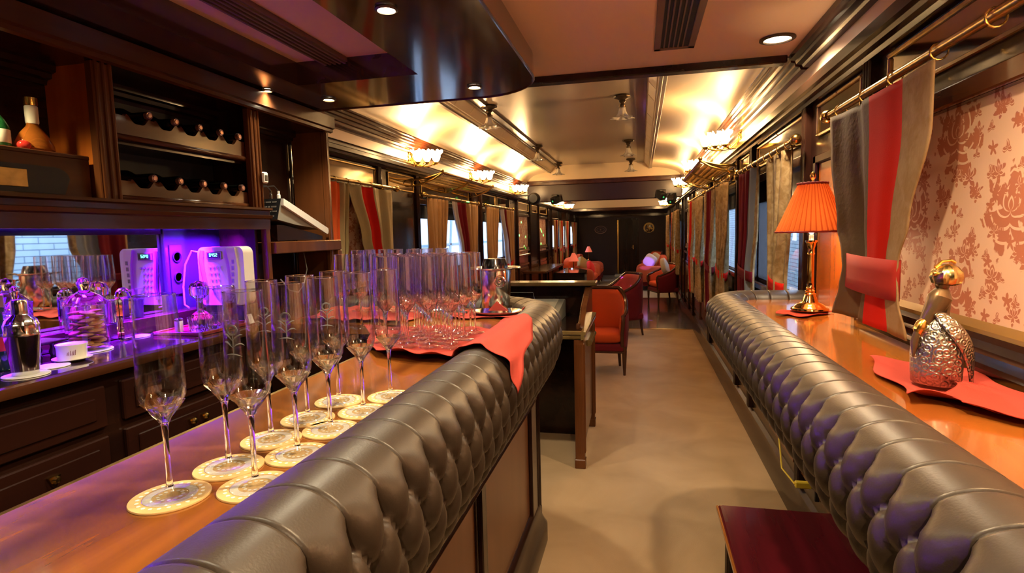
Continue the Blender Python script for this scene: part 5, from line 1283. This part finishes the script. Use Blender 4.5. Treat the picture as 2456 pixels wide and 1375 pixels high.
cushion(-1.42,14.0,.58,.9,'olive-gold cushion on the left orange settee',M('olive_cushion',(.40,.30,.12),.85),.16)
cushion(-1.18,13.80,.52,1.2,'bright red cushion on the left orange settee',M('scarlet_cushion',(.75,.02,.02),.8),.14)
cushion(.30,15.40,.62,-.9,'cream cushion at the back of the right settee',CUSH,.15)
cushion(.14,14.72,.60,-.7,'pale cushion lit violet on the right settee',M('white_cushion',(.75,.72,.78),.8),.16)
lamp('violet_spot','SPOT',(-.2,10.2,2.0),500,(.35,.12,1),.02,spot_size=.10,spot_blend=.3).rotation_euler=(Vector((.14,14.72,.60))-Vector((-.2,10.2,2.0))).to_track_quat('-Z','Y').to_euler()
# round side tables with lamps, left
def sidetable(x,y,label,h=.60,r=.30):
    d=thing('side_table',(x,y,0),label,'table')
    MB().lathe([(0,h-.03),(r-.01,h-.03),(r,h-.02),(r,h-.005),(r-.01,h),(0,h)],32,(x,y,0)).build('table_top',WD,parent=d)
    MB().lathe([(.16,0),(.16,.02),(.05,.05),(.03,.2),(.045,.3),(.03,.45),(.06,h-.03)],16,(x,y,0)).build('pedestal',WDZ,parent=d)
sidetable(-1.45,12.5,'dark round table carrying the far red-shaded lamp on the left')
sidetable(-1.62,18.1,'dark side table in the rear left corner')
def farlamp(x,y,z,label):
    d=thing('table_lamp',(x,y,z),label,'table lamp')
    MB().lathe([(0,0),(.06,0),(.05,.02),(.012,.05),(.01,.27),(0,.28)],18,(x,y,z)).build('brass_stem',BRASS,parent=d)
    MB().lathe([(.115,.26),(.07,.37),(.035,.44)],36,(x,y,z),mod=lambda q,zz,a:q*(1+.02*math.sin(18*a))).build('pleated_shade',M('pink_red_silk',(.75,.14,.10),.7,emit=(1,.2,.1,.25)) if 'pink_red_silk' not in bpy.data.materials else bpy.data.materials['pink_red_silk'],parent=d)
farlamp(-1.45,12.5,.60,'red-shaded lamp on the dark round table far down on the left'); farlamp(-1.62,18.1,.60,'pink conical lamp in the rear left corner')
# console against left wall under the damask panels
d=thing('console_table',(-1.85,10.6,0),'dark console along the left wall under the two narrow damask panels','table')
MB().box(XL+.05,-1.60,9.6,12.0,.80,.84,.005).build('table_top',WM,parent=d)
for x in (XL+.08,-1.64):
    for y in (9.65,11.95): MB().box(x-.02,x+.02,y-.02,y+.02,0,.80).build('leg',WDZ,parent=d)
d=thing('grand_piano',(-1.50,11.0,0),'low dark curved piano body in the left middle distance','piano')
m=MB(); pts=[(-1.58,10.3),(-1.0,10.3),(-1.0,10.7),(-1.02,11.0),(-1.12,11.3),(-1.22,11.5),(-1.35,11.75),(-1.5,11.8),(-1.58,11.7)]
m.prism(pts,'Z',.52,.74); m.build('case',M('piano_black',(.008,.006,.008),.1,coat=1),parent=d)
MB().prism([(a*.995,b) for a,b in pts],'Z',.745,.76).build('lid',bpy.data.materials['piano_black'],parent=d)
for x,y in ((-1.52,10.4),(-1.08,10.4),(-1.4,11.6)): MB().lathe([(.03,0),(.04,.25),(.05,.52)],12,(x,y,0)).build('leg',bpy.data.materials['piano_black'],parent=d)
# wall emblems on the rear wall
d=thing('gilt_wall_medallion',(.27,YB-.02,1.42),'round gilt sunburst relief on the rear wall right of the door','wall ornament')
m=MB(); cx_,cz_=.27,1.58
m.lathe([(0,-.006),(.13,-.008),(.15,-.003),(.15,0)],40,(cx_,YB-.001,cz_),axis='Y'); m.build('disc',FRW,parent=d); GOLDM=M('matt_gold',(.85,.55,.15),.5,.6)
m=MB()
for k in range(22):
    a=-.6+k*(PI+1.2)/21; m.sph((cx_+.155*math.cos(a),YB-.015,cz_+.155*math.sin(a)),.027,10,8,(1,.6,1.1))
m.tube([(cx_+.15*math.cos(2*PI*i/30),YB-.012,cz_+.15*math.sin(2*PI*i/30)) for i in range(30)],.008,6,closed=True)
rnd=random.Random(5)
for k in range(22): a=rnd.uniform(0,6.3); q=rnd.uniform(0,.12); m.sph((cx_+q*math.cos(a),YB-.014,cz_+q*math.sin(a)),rnd.uniform(.012,.028),10,7,(1.2,.5,.8))
m.build('sunburst_relief',GOLDM,parent=d)
d=thing('oval_crest',(-1.33,YB-.02,1.45),'faint oval carved crest on the rear wall left of the door','wall ornament')
m=MB(); cx_,cz_=-1.33,1.56
m.tube([(cx_+.19*math.cos(2*PI*i/36),YB-.012,cz_+.125*math.sin(2*PI*i/36)) for i in range(36)],.013,6,closed=True); m.build('oval_ring',FRW if 0 else M('rose_bronze',(.28,.15,.10),.4,.5),parent=d)
m=MB(); m.tube([(cx_+.13*math.cos(2*PI*i/30),YB-.010,cz_+.07*math.sin(2*PI*i/30)) for i in range(30)],.005,6,closed=True); m.sph((cx_,YB-.01,cz_),.028,12,8,(1,.4,1)); m.build('centre_boss',bpy.data.materials['rose_bronze'],parent=d)
# stage lights on the lintel, speakers
def stagelight(x,y,z,rx,rz,label,g=None):
    y=9.74
    d=thing('stage_light',(x,y,z),label,'stage light',g)
    m=MB(); m.box(-.06,.06,-.09,.09,-.07,.05,.015); b=m.build('housing',BLKP,parent=d,world=False); b.rotation_euler=(rx,0,rz)
    m=MB(); m.tube([(-.07,0,-.01),(-.07,0,.08),(.07,0,.08),(.07,0,-.01)],.008,6); m.box(-.02,.02,0,.105,.06,.09); m.build('yoke',BLKP,parent=d,world=False)
    l=MB(); l.lathe([(.014,-.089),(.013,-.094),(0,-.094)],14,(0,0,-.01),axis='Y'); o=l.build('lens',M('green_lens',(.02,.3,.05),.2,emit=(.1,1,.3,.25)) if 'green_lens' not in bpy.data.materials else bpy.data.materials['green_lens'],parent=d,world=False); o.rotation_euler=(rx,0,rz)
stagelight(.33,9.55,2.08,.4,.5,'black effect light at the right end of the lintel, green lens'); stagelight(.50,9.62,2.02,.7,-.4,'second black effect light against the right wall by the lintel')
stagelight(-1.42,9.55,2.07,.3,-.6,'black effect light at the left end of the lintel')
d=thing('round_speaker',(-1.72,9.3,2.0),'round black speaker hanging beside the third left sconce','speaker')
MB().lathe([(0,-.09),(.07,-.09),(.095,-.05),(.10,.03),(.08,.07),(0,.08)],24,(-1.72,9.3,2.07),axis='Y').build('housing',BLKP,parent=d)
MB().tube([(-1.72,9.3,2.10),(-1.80,9.3,2.13),(XL,9.3,2.13)],.012,8).build('bracket',BLKP,parent=d)
# laser specks thrown by the effect lights
def laser(src,dst,col,p,ang=.006,blend=.1):
    v_=(Vector(dst)-Vector(src)).normalized(); src=Vector(src)+v_*.25; l=lamp('laser_spot','SPOT',src,p,col,.002,spot_size=ang,spot_blend=blend); l.rotation_euler=(Vector(dst)-Vector(src)).to_track_quat('-Z','Y').to_euler()
rnd=random.Random(21)
for i in range(10):
    laser((.30,9.60,1.96),(XL+.03,rnd.choice([rnd.uniform(9.55,10.45),rnd.uniform(11.6,12.5)]),rnd.uniform(1.2,1.75)),(.05,1,.2),3500,.014)
laser((.30,9.60,1.96),(XL+.08,6.35,1.9),(.05,1,.2),8000,.02)
for dst in ((.45,8.1,0),(.15,9.6,0),(.05,7.6,0)): laser((-1.42,9.3,2.05),dst,(.25,.1,1),1500,.03)
